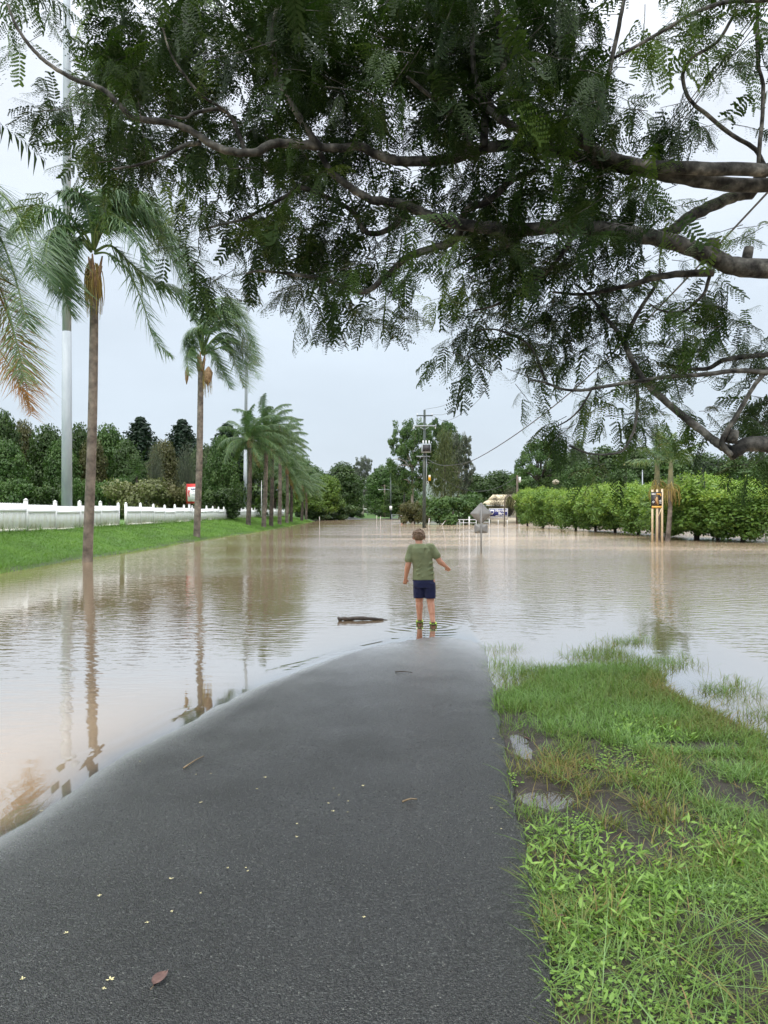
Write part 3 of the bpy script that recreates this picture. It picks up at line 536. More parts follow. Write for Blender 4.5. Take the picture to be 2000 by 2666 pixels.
# tall palm at the water's edge: fronds follow the photograph, each with its own depth
t, b, tp = palm_base(P(229, 1462, 26.5), P(246, 740, 26.5), .19, .15, 'tall palm at the water edge nearest the photographer, its foot wet')
cc = P(243, 655, 26.5)
seed_bunch(P(243, 720, 26.5), t, b, 100, 1.05, spread=.30)
HF = [([(240,650),(222,610),(180,565),(110,535),(60,560),(20,610)], 0, -.8, 0), ([(240,650),(215,625),(180,640),(160,700),(165,760),(185,820)], 0, -.9, 0), ([(238,655),(200,620),(160,625),(140,690),(138,760)], 0, .7, 0),
      ([(245,650),(250,600),(262,550),(300,520),(370,540),(430,620)], 0, .5, 0), ([(245,650),(262,590),(300,535),(360,540),(420,600),(460,690)], 0, -.7, 0), ([(245,650),(275,590),(330,555),(400,600),(455,690),(505,830)], 0, .2, 0),
      ([(246,660),(280,660),(330,700),(372,790),(400,880),(445,925)], 0, -.4, 0), ([(246,655),(285,700),(320,740),(375,830),(430,910)], 0, .6, 0), ([(246,655),(290,640),(345,690),(400,730),(470,760),(500,830)], 0, .9, 0),
      ([(243,650),(238,590),(225,530),(200,500),(150,500)], 0, -.5, 0), ([(243,650),(243,580),(250,520),(280,480),(340,480)], 0, .8, 0), ([(244,650),(255,560),(300,500),(380,510),(440,570)], 0, -1.2, 0), ([(244,650),(265,580),(330,510),(400,560),(470,640),(490,740)], 0, -.2, 0),
      ([(240,650),(190,590),(140,600),(120,660),(130,740)], 0, -1.5, 0), ([(245,650),(270,560),(350,520),(440,610),(480,720)], 0, 1.3, 0), ([(243,650),(250,590),(290,560),(350,610),(380,700)], 0, -1.6, 0)]
for pts, d0, d1, dr in HF[:6] + HF[8:]:
    frond([P(x, y, 26.5 + d1 * min(1, i / 3)) for i, (x, y) in enumerate(pts)], .95, .42, t, b, dr, n=84, width=.05)
for pts, d0, d1, dr in HF[6:7]: frond([P(x, y, 26.5 + d1 * min(1, i / 3)) for i, (x, y) in enumerate(pts)], .75, .3, t, b, dr, n=70, width=.045)
# palm whose trunk stands beyond the left of the frame
P0 = np.array((-10.6, 16.6, -.02)); t, b, tp = palm_base(P0, P0 + (.05, 0, 6.6), .2, .16, 'palm at the left edge of the photo, only its long browning fronds in view')
for pts, dr, L0 in (([(-270,560),(-180,470),(-80,450),(20,520),(70,620),(95,720)], 0, .75), ([(-270,580),(-170,520),(-60,530),(10,640),(50,760),(70,850)], .1, .75), ([(-270,600),(-150,580),(-50,680),(20,820),(60,960),(80,1080)], .55, .7),
                   ([(-270,600),(-160,560),(-70,620),(0,750),(40,880),(62,990)], .3, .75), ([(-270,590),(-190,560),(-90,580),(-20,650),(25,720)], 0, .75), ([(-270,600),(-200,620),(-110,740),(-40,860),(30,960),(75,1060)], .7, .6),
                   ([(-270,580),(-330,480),(-420,500),(-470,600)], 0, .7), ([(-270,580),(-280,470),(-240,400),(-150,400),(-90,450)], 0, .7), ([(-270,590),(-340,560),(-420,640),(-440,760)], .1, .7), ([(-270,580),(-200,500),(-120,490),(-60,560),(-10,640)], 0, .7)):
    frond([P(x, y, 16.6 + .9 * math.sin(i * 1.3 + L0 * 40)) for i, (x, y) in enumerate(pts)], L0 * 1.15, .32, t, b, dr, n=90, width=.042)
# the rest of the row
def generic_palm(base, top, r0, r1, label, nf, L_, wind, dark=False, dry=0, seed=None, az0=0, brown=1, leaf=.5):
    t, b, tp = palm_base(base, top, r0, r1, label, dark); c = tp + (0, 0, .55)
    for i in range(nf):
        az = az0 + i * 2.399; e = R(78 - 95 * (i / nf) ** .8); 
        frond(frond_path(c, az, e, L_ * rng.uniform(.85, 1.1), .42 + .14 * (i / nf), wind * rng.uniform(.8, 1.3)), leaf, wind * 1.1, t, b, dry * (i / nf), n=76, start=.14, width=.045)
    if seed: seed_bunch(tp + (.15, 0, -.1), t, b, seed, .9)
    for k in range(brown): frond(frond_path(c - (0, 0, .6), 1.2 + 2.4 * k, R(-35), L_ * .6, .7, wind * .5), .4, .2, t, b, .9, n=26)
    return t
t, b, tp = palm_base(P(513, 1398, 47.5), P(523, 960, 47.5), .24, .19, 'palm of middle height with all fronds blown right, red board behind its trunk')
for i, pts in enumerate(([(527,922),(561,838),(591,804),(633,821),(662,892)], [(527,922),(599,880),(641,922),(675,985)], [(527,925),(591,901),(612,943),(633,1006)], [(525,920),(519,880),(494,865),(481,905),(500,945)], [(526,918),(527,865),(506,855),(488,880),(492,930)], [(527,918),(536,845),(570,795),(612,795),(650,835)], [(528,925),(549,915),(575,956),(598,1010)],
    [(527,918),(550,830),(590,810),(640,860),(660,950)], [(527,918),(545,860),(590,840),(630,880),(655,960)], [(526,918),(530,850),(550,810),(590,800),(630,850)], [(527,922),(570,870),(610,880),(640,950),(650,1020)], [(526,920),(515,860),(530,820),(570,805),(600,830)], [(527,922),(560,880),(600,900),(625,960)], [(526,922),(505,900),(490,925),(488,975)], [(527,920),(555,850),(605,835),(650,890),(672,950)], [(527,922),(540,900),(560,930),(572,985)], [(526,918),(522,850),(540,790),(590,775),(635,800)])):
    frond([P(x, y, 47.5 + (rng.uniform(-1.6, 1.6)) * min(1, j / 3)) for j, (x, y) in enumerate(pts)], .85, .55, t, b, .15 * (i % 3), n=70, width=.05)
seed_bunch(P(535, 985, 47.5), t, b, 40, .9)
p2 = [o for o in C.objects if o.name.startswith('palm_tree')][-1]
m = MB()
for dx, l, w in ((-.75, 1.1, .13), (.55, 1.2, .30)): 
    c = P(521, 955, 47.5) + (dx, -.1, 0); m = MB(); m.tube([c, c + (-.03, 0, -.3 * l), c + (-.05, 0, -.7 * l), c + (-.06, 0, -l)], [.05, w, w * .8, .02], 8)
    o = m.build('dry_spathe', M['boot'], p2, True); o.data.transform(Matrix.Translation(-Vector(p2.location)))
zb = lambda x, y: float(h_land(np.array(float(x)), np.array(float(y)))) - .02
PL = [  # px of foot, depth, px/py of trunk top, label, fronds, dark, brown
 (647, 73, 651, 1162, 'dark-topped palm with rusty leaf bases in front of the second grey floodlight mast', 18, True, 1),
 (687, 76, 694, 1135, 'palm with a pale straight trunk just right of the dark scoreboard', 20, False, 0),
 (706, 82, 709, 1190, 'thin dark palm standing between two paler palm trunks', 14, True, 0),
 (728, 90, 729, 1165, 'palm with a stout pale trunk, fourth before the fence end', 18, False, 1),
 (747, 101, 748, 1232, 'slender palm with drooping orange brown fronds under its crown', 16, False, 2),
 (758, 109, 759, 1262, 'short dark palm close beside the slender palm with orange fronds', 14, True, 1),
 (786, 126, 788, 1278, 'far palm with a dark trunk past the end of the white fence', 16, True, 1),
 (797, 138, 797, 1270, 'farthest palm of the row, pale trunk against bright green trees', 16, False, 0),
]
for (px, Yd, tx, ty, lab, nf, dk, br) in PL:
    x = (px - 1000) / 2000 * Yd; base = np.array((x, Yd, zb(x, Yd))); top = P(tx, ty, Yd)
    generic_palm(base, top, .27, .2, lab, nf + 6, 4.1, .24, dk, .25, None, rng.uniform(0, 6), br, .66)
# ---------------------------------------------------------------- grass
def blades(mb, x, y, z, h, w, lean, tint, curve=.5):
    n = len(x); a = rng.uniform(0, 6.283, n); d = np.stack([np.cos(a), np.sin(a), 0 * a], 1); wv = np.stack([-np.sin(a + rng.normal(0, .6, n)), np.cos(a), 0 * a], 1); b = np.stack([x, y, z], 1); V = []
    for s_, ww in ((0, .8), (.4, 1), (.75, .7), (1, .06)):
        c = b + d * (h * (lean * s_ + curve * lean * s_ * s_ * 1.4))[:, None] + np.stack([0*x, 0*x, h * (s_ - .38 * np.clip(lean, 0, 1.2) * s_ * s_)], 1); V += [c - wv * (w * ww)[:, None] * .5, c + wv * (w * ww)[:, None] * .5]
    V = np.stack(V, 1).reshape(-1, 3); q = ((np.arange(n) * 8)[:, None, None] + np.array([[0,1,3,2],[2,3,5,4],[4,5,7,6]])[None]).reshape(-1, 4)
    mb.add(V, q, tint=np.repeat(np.clip(tint, 0, 1), 8))
M['grass'] = leaf_mat('verge grass', [(0, (.30, .20, .09)), (.2, (.26, .22, .075)), (.4, (.16, .20, .05)), (.7, (.14, .25, .05)), (1, (.22, .36, .13))], .35, .45)
M['weed'] = leaf_mat('broad weed leaf', [(0, (.11, .20, .035)), (.6, (.21, .36, .07)), (1, (.30, .46, .11))], .35, .4)
M['bank_grass'] = leaf_mat('bank grass', [(0, (.08, .14, .025)), (.5, (.125, .24, .045)), (1, (.20, .32, .08))], .35, .6)
def verge_pts(n, y0, y1, x1=3.6):
    y = rng.uniform(y0, y1, n); x = edge(y) + rng.uniform(-.01, 1, n) ** 1.0 * (x1 - edge(y)); k = (x < .56 * y + .5); return x[k], y[k]
def puddle_mask(x, y):
    m = np.zeros(len(x), bool)
    for c, r in PUD: m |= ((x - c[0]) / r[0]) ** 2 + ((y - c[1]) / r[1]) ** 2 < 1.0
    return m
def in_weed(x, y):
    n = .3 * (vnoise(x * 5, y * 5, 51) - .5)
    a = ((x - .93 - n) / .36) ** 2 + ((y - 3.45 - n) / .52) ** 2 < 1; b = ((x - 1.78 + n) / .42) ** 2 + ((y - 3.72) / .30) ** 2 < 1; c = ((x - 1.98) / .3) ** 2 + ((y - 5.75 + n) / .4) ** 2 < 1; return a, b, c
gm = MB(); x, y = verge_pts(170000, 1.9, 11.2)
d = verge_d(x, y); hz = h_verge(x, y); wa, wb, wc = in_weed(x, y); pud = puddle_mask(x, y)
n1 = vnoise(x * 2.2, y * 2.2, 61); n2 = vnoise(x * 6, y * 6, 62)
dens = np.where(y > 5.4, .85, np.where(y > 3.85, .48, .6)); dens = np.where((y < 5.6) & (y > 3.9) & (x > 1.75 + .4 * (n1 - .5)), .75, dens)
dens = dens * np.where(y < 5.6, np.clip((n2 - .36) * 4.5, .06, 1.3), 1) * np.where(y < 2.9, .8, 1); dens = np.where((x < edge(y) + .06) & (y > 3.9), dens * .6, dens)
dens = np.where((y > 5.3) & (y < 6.4) & (x < 1.22), dens * .25, dens)
dens = np.where(wa, dens * .45, dens); dens = np.where(pud, .04, dens); dens = dens * np.where(d < 0, np.maximum(np.clip(.45 + d * .45, .0, .4), np.where((x < edge(y) + .45) & (y < 9.7) & (d > -2.0), .12, 0)) * np.clip((n1 - .3) * 3, 0, 1.5), 1)
dens = dens * np.clip((y / 4.5), .35, 1)
k = rng.random(len(x)) < dens; x, y, d, hz, n1 = x[k], y[k], d[k], hz[k], n1[k]
n2 = n2[k]
hh = rng.gamma(6, .011, len(x)) + .015; hh = np.where(y < 3.3, hh * 1.1, hh); hh = np.where(d < 0, hh * .9 + .02 - np.clip(hz, -.1, 0), hh)
tint = np.where(y > 5.3, rng.normal(.62, .13, len(x)), rng.normal(.50, .2, len(x))); tint = tint + .5 * (n1 - .5); tint = np.where((d < .12) & (y > 5), tint - .12, tint); tint = np.where((y < 5.8) & (x > 1.7), tint + .15, tint)
blades(gm, x, y, hz - .01, hh, np.clip(rng.normal(.0042, .001, len(x)), .002, .008), rng.uniform(.1, 1.1, len(x)), tint)
x, y = verge_pts(60000, 1.95, 5.4, 2.9); n3 = vnoise(x * 3.3, y * 3.3, 91); k = (rng.random(len(x)) < np.clip((n3 - .25) * 2, .05, .8) * np.where((y > 3.75) & (x < 1.75), .22, np.where(y > 3, 1, .6))) & ~puddle_mask(x, y); x, y, n3 = x[k], y[k], n3[k]; blades(gm, x, y, h_verge(x, y) - .005, rng.uniform(.025, .075, len(x)), rng.uniform(.003, .0055, len(x)), rng.uniform(.3, 1.3, len(x)), rng.normal(.66, .18, len(x)) + .5 * (n3 - .5))
# long arching blades in front
x, y = verge_pts(190, 1.95, 2.9, 2.0); k = x > edge(y) + .16; x, y = x[k], y[k]; blades(gm, x, y, h_verge(x, y) - .01, rng.uniform(.12, .30, len(x)), rng.uniform(.003, .006, len(x)), rng.uniform(.5, 1.3, len(x)), rng.normal(.72, .22, len(x)), .8)
# straw coloured tufts on the mud
for _ in range(26):
    cx_, cy_ = verge_pts(1, 2.2, 5.3, 2.6)
    if not len(cx_): continue
    n = rng.integers(14, 40); x = cx_ + rng.normal(0, .03, n); y = cy_ + rng.normal(0, .03, n); k = x > edge(y) + .02; x, y = x[k], y[k]; n = len(x)
    blades(gm, x, y, h_verge(x, y) - .005, rng.uniform(.05, .17, n), rng.uniform(.003, .006, n), rng.uniform(.2, 1.1, n), rng.normal(.25, .2, n))
tag(gm.build('verge_grass', M['grass']), 'green and straw coloured grass on the muddy verge right of the road', 'grass', kind='stuff')
wm = MB(); x, y = verge_pts(60000, 2.5, 6.3, 2.6); wa, wb, wc = in_weed(x, y); den = np.where(wa, .55, 0) + np.where(wb, .5, 0) + np.where(wc, .35, 0); den = np.maximum(den, np.where((y < 3.2) & (x < edge(y) + .18), .12, .0)); k = rng.random(len(x)) < den * .30
x, y = x[k], y[k]; z = h_verge(x, y) + rng.uniform(.0, .06, len(x)); n = len(x); a = rng.uniform(0, 6.28, n); al = np.stack([np.cos(a), np.sin(a), rng.uniform(.1, .9, n)], 1)
wm.leaves(np.stack([x, y, z], 1), al, np.array((0, 0, 1.)) + rng.normal(0, .35, (n, 3)), rng.uniform(.035, .075, n), rng.uniform(.009, .018, n), np.clip(rng.normal(.55, .22, n), 0, 1))
tag(wm.build('broadleaf_weeds', M['weed']), 'bright green low broad leaved weeds along the asphalt edge', 'weeds', kind='stuff')
cm = MB(); x, y = verge_pts(26000, 2.3, 5.4, 2.8); n1 = vnoise(x * 3, y * 3, 71); k = (n1 > .62) & ~puddle_mask(x, y) & (rng.random(len(x)) < .55); x, y = x[k], y[k]; n = len(x); a = rng.uniform(0, 6.28, n)
cm.leaves(np.stack([x, y, h_verge(x, y) + rng.uniform(.005, .035, n)], 1), np.stack([np.cos(a), np.sin(a), .2 + 0*a], 1), np.array((0, 0, 1.)) + rng.normal(0, .3, (n, 3)), rng.uniform(.012, .026, n), rng.uniform(.010, .02, n), rng.uniform(.2, .9, n))
tag(cm.build('clover', M['weed']), 'small round clover leaves creeping over the dark mud', 'clover', kind='stuff')
bm_ = MB(); n = 150000; y = 20 + 120 * rng.random(n) ** 2.2; xs_, xf_ = xshore(y), xfence(y); u = rng.uniform(-.12, 1.02, n) ; x = xs_ + (xf_ - xs_) * u - .1; hz = h_land(x, y)
k = (rng.random(n) < np.where(u < 0.02, .45, 1)) & (hz > -.12); x, y, hz = x[k], y[k], hz[k]; n = len(x); sc_ = np.clip(y / 30, .8, 3); nn = vnoise(x * 1.3, y * .6, 81)
blades(bm_, x, y, hz - .01, rng.uniform(.05, .13, n) * (.7 + .6 * nn) * sc_ ** .3, .011 * sc_, rng.uniform(.2, 1.0, n), np.clip(.45 + .7 * (nn - .5) + rng.normal(0, .13, n), 0, 1))
n = 2600; y = rng.uniform(24, 120, n); x = xfence(y) + rng.normal(.12, .12, n); k = vnoise(y * .5, 0, 5) > .4; x, y = x[k], y[k]; n = len(x)
blades(bm_, x, y, h_land(x, y), rng.uniform(.1, .35, n), .02 + 0*x, rng.uniform(.1, .7, n), rng.uniform(.1, .7, n))
tag(bm_.build('bank_grass', M['bank_grass']), 'bright green mown grass on the bank below the white fence', 'grass', kind='stuff')
# ---------------------------------------------------------------- fence, masts, poles, signs
def part(mb, name, m, parent, smooth=False): return mb.build(name, M[m] if isinstance(m, str) else m, parent, smooth)
def local(parent): return Vector(parent.location)
post_mb = MB(); post_mb.box((0, 0, .68), (.13, .13, 1.36)); post_mb.add([(-.085,-.085,1.36),(.085,-.085,1.36),(.085,.085,1.36),(-.085,.085,1.36),(0,0,1.44)], [(3,2,1,0)], [(0,1,4),(1,2,4),(2,3,4),(3,0,4)])
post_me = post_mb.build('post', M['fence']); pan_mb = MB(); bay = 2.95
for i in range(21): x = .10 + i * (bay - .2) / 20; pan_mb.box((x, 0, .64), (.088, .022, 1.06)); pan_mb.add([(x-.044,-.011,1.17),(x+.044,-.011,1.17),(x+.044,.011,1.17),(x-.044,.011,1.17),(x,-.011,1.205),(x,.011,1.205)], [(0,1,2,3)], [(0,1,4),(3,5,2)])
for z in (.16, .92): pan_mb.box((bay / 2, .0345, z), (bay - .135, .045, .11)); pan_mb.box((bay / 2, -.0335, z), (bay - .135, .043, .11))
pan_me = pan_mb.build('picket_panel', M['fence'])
def fence_run(y0, n, label):
    x0 = float(xfence(y0)); root = thing('picket_fence', label, 'fence', (x0, y0, float(h_land(x0 - .2, y0)) - .1), 'white picket fence runs on the bank'); dirv = np.array((-.038, 1)) / math.hypot(.038, 1); ang = math.atan2(dirv[1], dirv[0])
    for i in range(n + 1):
        pos = np.array((dirv[0], dirv[1], 0)) * bay * i; wx, wy = x0 + pos[0], y0 + pos[1]; pos[2] = float(h_land(wx, wy)) - root.location.z - .14 + .03 * math.sin(i * 1.7)
        o = post_me.copy(); C.objects.link(o); o.parent = root; o.location = pos; o.rotation_euler = (0, 0, ang)
        if i < n: 
            q = pan_me.copy(); C.objects.link(q); q.parent = root; q.location = pos; q.rotation_euler = (R(.25 * math.sin(i * 2.1)), 0, ang)
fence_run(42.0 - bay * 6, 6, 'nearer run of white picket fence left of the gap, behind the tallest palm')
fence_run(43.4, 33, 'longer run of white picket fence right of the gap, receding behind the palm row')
bpy.data.objects.remove(post_me); bpy.data.objects.remove(pan_me)
def flood_mast(base, h, r0, r1, label, heads, k=8, lamps=4, joint=.3):
    t = thing('floodlight_mast', label, 'floodlight', base, 'grey steel floodlight masts'); m = MB(); hj = h * joint
    m.tube([(0, 0, -.3), (0, 0, hj)], [r0, r0 + (r1 - r0) * joint], k); m.tube([(0, 0, hj - .01), (0, 0, h)], [(r0 + (r1 - r0) * joint) * .94, r1], k); part(m, 'mast', 'galv', t)
    m = MB(); m.box((0, 0, h + .1), (heads, .16, .16)); part(m, 'crossarm', 'galv', t)
    for i in range(lamps):
        m = MB(); x = -heads / 2 + heads * (i + .5) / lamps; Mx = np.array(Matrix.Rotation(R(-55), 3, 'X')); m.box((x, -.15, h + .42), (heads / lamps * .75, .22, heads / lamps * .62), M=Mx); part(m, 'lamp', 'dark_metal', t)
    return t
flood_mast(np.array((-14.95, 36.2, .9)), 31, .265, .15, 'thick grey floodlight mast left of the tallest palm, running out of the picture', 4.5)
fm = flood_mast(P(638, 1325, 100) - (0, 0, .4), 27.0, .27, .15, 'grey floodlight mast behind the palms, its tilted lamps showing above the second palm', 2.4)
fm.rotation_euler = (0, R(.55), R(25))
flood_mast(P(1209, 1345, 150), 13.4, .16, .09, 'slim grey twin lamp mast right of the power pole with the transformer', 2.6, lamps=2)
def lamp_pole(base, h, r, label, cat='lamp post', m='galv', top=None):
    t = thing('street_lamp', label, cat, base); part(MB().tube([(0, 0, -.3), (0, 0, h)], [r, r * .6], 8), 'pole', m, t, True)
    if top == 'globe':
        part(MB().tube(smooth_path([(0, 0, h - .02), (0, 0, h + .2), (0, 0, h + .6), (0, 0, h + .85)], 7), [.1, .35, .55, .6, .55, .3, .05], 10), 'lamp_shade', 'cream_wall', t, True)
    else: part(MB().tube([(0, 0, h), (0, 0, h + .12)], [r * .9, r * .3], 8), 'cap', m, t, True)
    return t
lamp_pole(P(1673, 1345, 66), 3.9, .07, 'thin pale steel pole rising above the hedge left of the yellow and black poster')
lamp_pole(P(1447, 1345, 125), 5.2, .09, 'small globe lamp on a pole in front of the wood beside the spreading tree', top='globe')
t = lamp_pole(P(681, 1338, 92), 3.9, .055, 'thin white pole beside the dark scoreboard behind the fence', m='white_metal')
# scoreboard
b = P(667, 1335, 106); t = thing('scoreboard', 'dark scoreboard on two pale legs behind the white fence', 'scoreboard', b)
part(MB().box((0, 0, 3.1), (1.25, .3, 2.4)), 'board', 'dark_metal', t)
for x in (-.16, .40): part(MB().box((x, .02, .85), (.2, .16, 2.1)), 'leg', 'galv', t)
part(MB().box((.75, .1, .75), (.42, .4, 1.2)), 'control_box', 'white_metal', t)
# red sign by the second palm
b = P(505, 1333, 60); b[2] = .95; t = thing('notice_board', 'red framed notice board partly hidden by the second palm trunk', 'sign', b, rz=R(-28))
z0, z1 = 1.42, 2.95
part(MB().box((0, 0, (z0 + z1) / 2), (1.35, .16, z1 - z0)), 'board', 'red', t); part(MB().box((-.70, .02, (z0 + z1) / 2), (.06, .24, z1 - z0 + .04)), 'side_panel', 'dark_red', t)
pn = part(MB().box((.02, -.085, 2.14), (1.16, .02, 1.12)), 'white_panel', 'white', t)
for i, x in enumerate((-.5, .5)): part(MB().box((x, .03, .62), (.14, .1, 1.58)), 'post', 'white_metal', t)
text_mesh('heading', 'PALMWOODS', .2, M['navy'], t, (.16, -.1, 2.52), width=.80, bold=.006)
m = MB()
for i, (z, w) in enumerate(((2.36, .5), (2.12, .66), (2.02, .6), (1.86, .62), (1.76, .5))): m.box((.18, -.098, z), (w, .006, .035))
part(m, 'print_lines', 'grey_ink', t)
m = MB().prism([(-.07, .16), (.06, .2), (.1, .05), (.03, -.02), (.08, -.3), (.0, -.42), (-.06, -.28), (-.1, .0)], -.1, -.096, org=(-.42, 0, 2.3)); part(m, 'red_figure', 'red', t)
# power poles
def insul(t, x, z, y=0, h=.22, m='white_metal'): part(MB().tube([(x, y, z), (x, y, z + h * .4), (x, y, z + h)], [.03, .07, .04], 7), 'insulator', m, t, True)
b = P(1104.5, 1376, 82); b[2] = 0; HP = 12.6
t = thing('power_pole', 'tall green stained power pole with a transformer box standing in the flood water', 'power pole', b)
part(MB().tube([(0, 0, -.4), (.02, 0, HP * .5), (.05, 0, HP)], [.2, .17, .12], 10), 'pole', 'pole_green', t, True)
zt = lambda py: CAMZ - (py - 1333) / 2000 * 82
part(MB().box((.05, -.16, zt(1082.5)), (1.72, .1, .12)), 'crossarm', 'pole_green', t); part(MB().box((.03, -.16, zt(1109)), (2.5, .1, .12)), 'crossarm', 'galv', t); part(MB().box((-.1, -.2, zt(1188.5)), (1.45, .1, .11)), 'crossarm', 'galv', t)
part(MB().tube([(-.45, -.18, zt(1112)), (.02, -.14, zt(1119))], .03, 5), 'brace', 'galv', t); part(MB().tube([(.5, -.18, zt(1112)), (.06, -.14, zt(1119))], .03, 5), 'brace', 'galv', t)
for x in (-.75, .85): insul(t, x, zt(1082))
for x in (-1.15, 1.2): insul(t, x, zt(1109) - .3)
tr = part(MB().box((.18, -.5, zt(1168)), (1.02, .62, .92)), 'transformer', 'galv', t); part(MB().box((.22, -.83, zt(1168)), (.8, .05, .72)), 'cooling_fins', 'dark_metal', t)
for x in (-.13, .18, .5): part(MB().tube([(x, -.5, zt(1157)), (x, -.5, zt(1154)), (x, -.5, zt(1149)), (x, -.5, zt(1147.5))], [.05, .08, .07, .03], 8), 'bushing', 'white_metal', t, True)
part(MB().tube([(.24, -.16, zt(1180)), (.25, -.2, zt(1230)), (.26, -.2, zt(1254))], .035, 6), 'conduit', 'galv', t, True)
part(MB().box((.56, -.25, zt(1245)), (.25, .2, .55)), 'meter_box', 'yellow', t); part(MB().box((.56, -.36, zt(1240)), (.2, .02, .25)), 'box_label', 'white', t)
an = np.linspace(0, 5.2, 14); part(MB().tube(np.stack([.36 + .12 * np.cos(an), -.22 + an * 0, zt(1257) + .12 * np.sin(an)], 1), .022, 5), 'cable_loop', 'white_metal', t, True)
PB = b
def plain_pole(px, py, pt, Yd, r, label, m, arm=None, sign=False, cross=False, zb_=0.):
    b = P(px, py, Yd); b[2] = zb_; h = (CAMZ - (pt - 1333) / 2000 * Yd) - zb_; t = thing('power_pole', label, 'power pole', b)
    part(MB().tube([(0, 0, -.5), (0, 0, h)], [r, r * .62], 9), 'pole', m, t, True)
    if arm:
        dx, ay = arm; az = CAMZ - (ay - 1333) / 2000 * Yd - zb_; a = part(MB().tube(smooth_path([(0, 0, az - .1), (dx * .5, 0, az + .1), (dx, 0, az + .05)], 6), .05, 6), 'lamp_arm', 'galv', t, True); part(MB().box((dx * 1.1, 0, az + .02), (.55, .22, .13)), 'lamp_head', 'white_metal', t)
    if sign: part(MB().box((.02, -.22, CAMZ - (1323 - 1333) / 2000 * Yd - zb_), (.62, .03, 1.0)), 'plate', 'white', t)
    if cross: part(MB().box((0, -.12, h - .35), (1.9, .1, .12)), 'crossarm', 'pole_brown', t)
    return t
plain_pole(1053, 1360, 1196, 127, .19, 'green grey pole with a short lamp arm just left of the transformer pole', 'pole_green', (.95, 1204))
plain_pole(1017.5, 1352, 1215, 178, .20, 'street light pole with a white plate at its foot and lamp arm pointing left', 'pole_green', (-2.4, 1275), True)
plain_pole(1001.5, 1345, 1262, 200, .26, 'plain dark brown pole behind the pole with the white plate', 'pole_brown', zb_=.3, cross=True)
plain_pole(965.5, 1336, 1284, 270, .25, 'distant pale pole with a crossarm where the road vanishes', 'pole_brown', cross=True, zb_=1.0)
plain_pole(953.5, 1337, 1305, 330, .2, 'farthest tiny power pole at the end of the road', 'pole_brown', cross=True, zb_=1.2)
t = plain_pole(1347, 1350, 1237, 112, .22, 'brown power pole with a white fitting behind the hedge, in front of the spreading tree', 'pole_brown', zb_=.2)
part(MB().box((.32, -.2, 6.2), (.3, .3, .8)), 'fitting', 'white_metal', t)
# wires
def wire(pts, r, label, name='overhead_cable', n=40):
    p = smooth_path(pts, n); o = MB().tube(p - p[0], r, 5).build(name, M['cable'], None, True); o.location = tuple(p[0]); return tag(o, label, 'cable', 'overhead wires')
def plan(Yd): return 9.95 - .068 * Yd
def cz(Yd, z): return (plan(Yd), Yd, z)
wire([(PB[0] + .15, 82, zt(1192)), (plan(72), 72, 6.15), (plan(63), 63, 5.55), (plan(54), 54, 5.35), (plan(43), 43, 5.8), (plan(32.8), 32.8, 6.6), (plan(25), 25, 7.65), (plan(17.5), 17.5, 9.0), (plan(9), 9, 10.7), (plan(-6), -6, 14)], .026, 'thick black cable sagging from the transformer pole up to the top right')
for dx, z0, zm, lab in ((.05, HP + .05, 10.75, 'thin wire from the very tip of the transformer pole going up right'), (.85, zt(1082) + .1, 9.95, 'thin wire from the upper crossarm, the steeper of two leaving together'), (.9, zt(1082), 9.3, 'lowest thin wire from the upper crossarm of the transformer pole')):
    k = (10.75 - zm) * .9
    wire([(PB[0] + dx, 82, z0), (plan(66) + .0, 66, zm + .25), (plan(52), 52, zm), (plan(38) - k, 38, zm + .6), (plan(20) - k, 20, zm + 2.2), (plan(-6), -6, 15.5)], .014, lab)
wire([(PB[0] - .7, 82, zt(1082)), ((PB[0] + P(1053, 0, 127)[0]) / 2, 104, 9.1), tuple(P(1053, 1197, 127))], .016, 'wire from the transformer pole back to the next pole')
wire([(PB[0] + .1, 82, zt(1200)), tuple(P(1150, 1245, 95)), tuple(P(1225, 1278, 104)), tuple(P(1290, 1272, 108)), tuple(P(1347, 1242, 112))], .022, 'low service wires slung between the transformer pole and the brown pole right')
wire([tuple(P(1225, 1273, 150)), tuple(P(1262, 1277, 140)), tuple(P(1300, 1268, 125)), tuple(P(1347, 1240, 112))], .025, 'slack double wire ending at the brown pole behind the hedge')
wire([tuple(P(1053, 1230, 127)), tuple(P(1010, 1222, 150)), tuple(P(960, 1228, 180)), tuple(P(760, 1232, 150))], .02, 'thin wire crossing over the far road between the trees')
# road warning sign seen from behind
b = P(1253, 1437, 31.5); b[2] = 0; t = thing('road_sign', 'bare grey back of a diamond road sign on a post in the flood', 'road sign', b); zs = lambda py: CAMZ - (py - 1333) / 2000 * 31.5
part(MB().tube([(0, 0, -.5), (0, 0, zs(1309))], .033, 10), 'post', 'sign_back', t, True)
def rrect(w, h, r, rot=0, n=5):
    o = []
    for cx_, cy_, a0 in ((w/2-r, h/2-r, 0), (-w/2+r, h/2-r, 90), (-w/2+r, -h/2+r, 180), (w/2-r, -h/2+r, 270)):
        for i in range(n + 1): a = R(a0 + 90 * i / n); o.append((cx_ + r*math.cos(a), cy_ + r*math.sin(a)))
    c, s_ = math.cos(R(rot)), math.sin(R(rot)); return [(x*c - y*s_, x*s_ + y*c) for x, y in o]
dm = part(MB().prism(rrect(.655, .655, .06, 45), .036, .040, org=(-.0, 0, zs(1337.5))), 'diamond_plate', 'sign_back', t); part(MB().prism(rrect(.55, .37, .05), .036, .040, org=(0, 0, zs(1376.5))), 'lower_plate', 'sign_back', t)
for py in (1314, 1358, 1369, 1386): part(MB().tube([(0, 0, zs(py) - .015), (0, 0, zs(py) + .015)], .041, 10), 'clamp', 'sign_back', t, True)
part(MB().box((.10, .033, zs(1351)), (.05, .004, .022)), 'sticker', 'black', t)
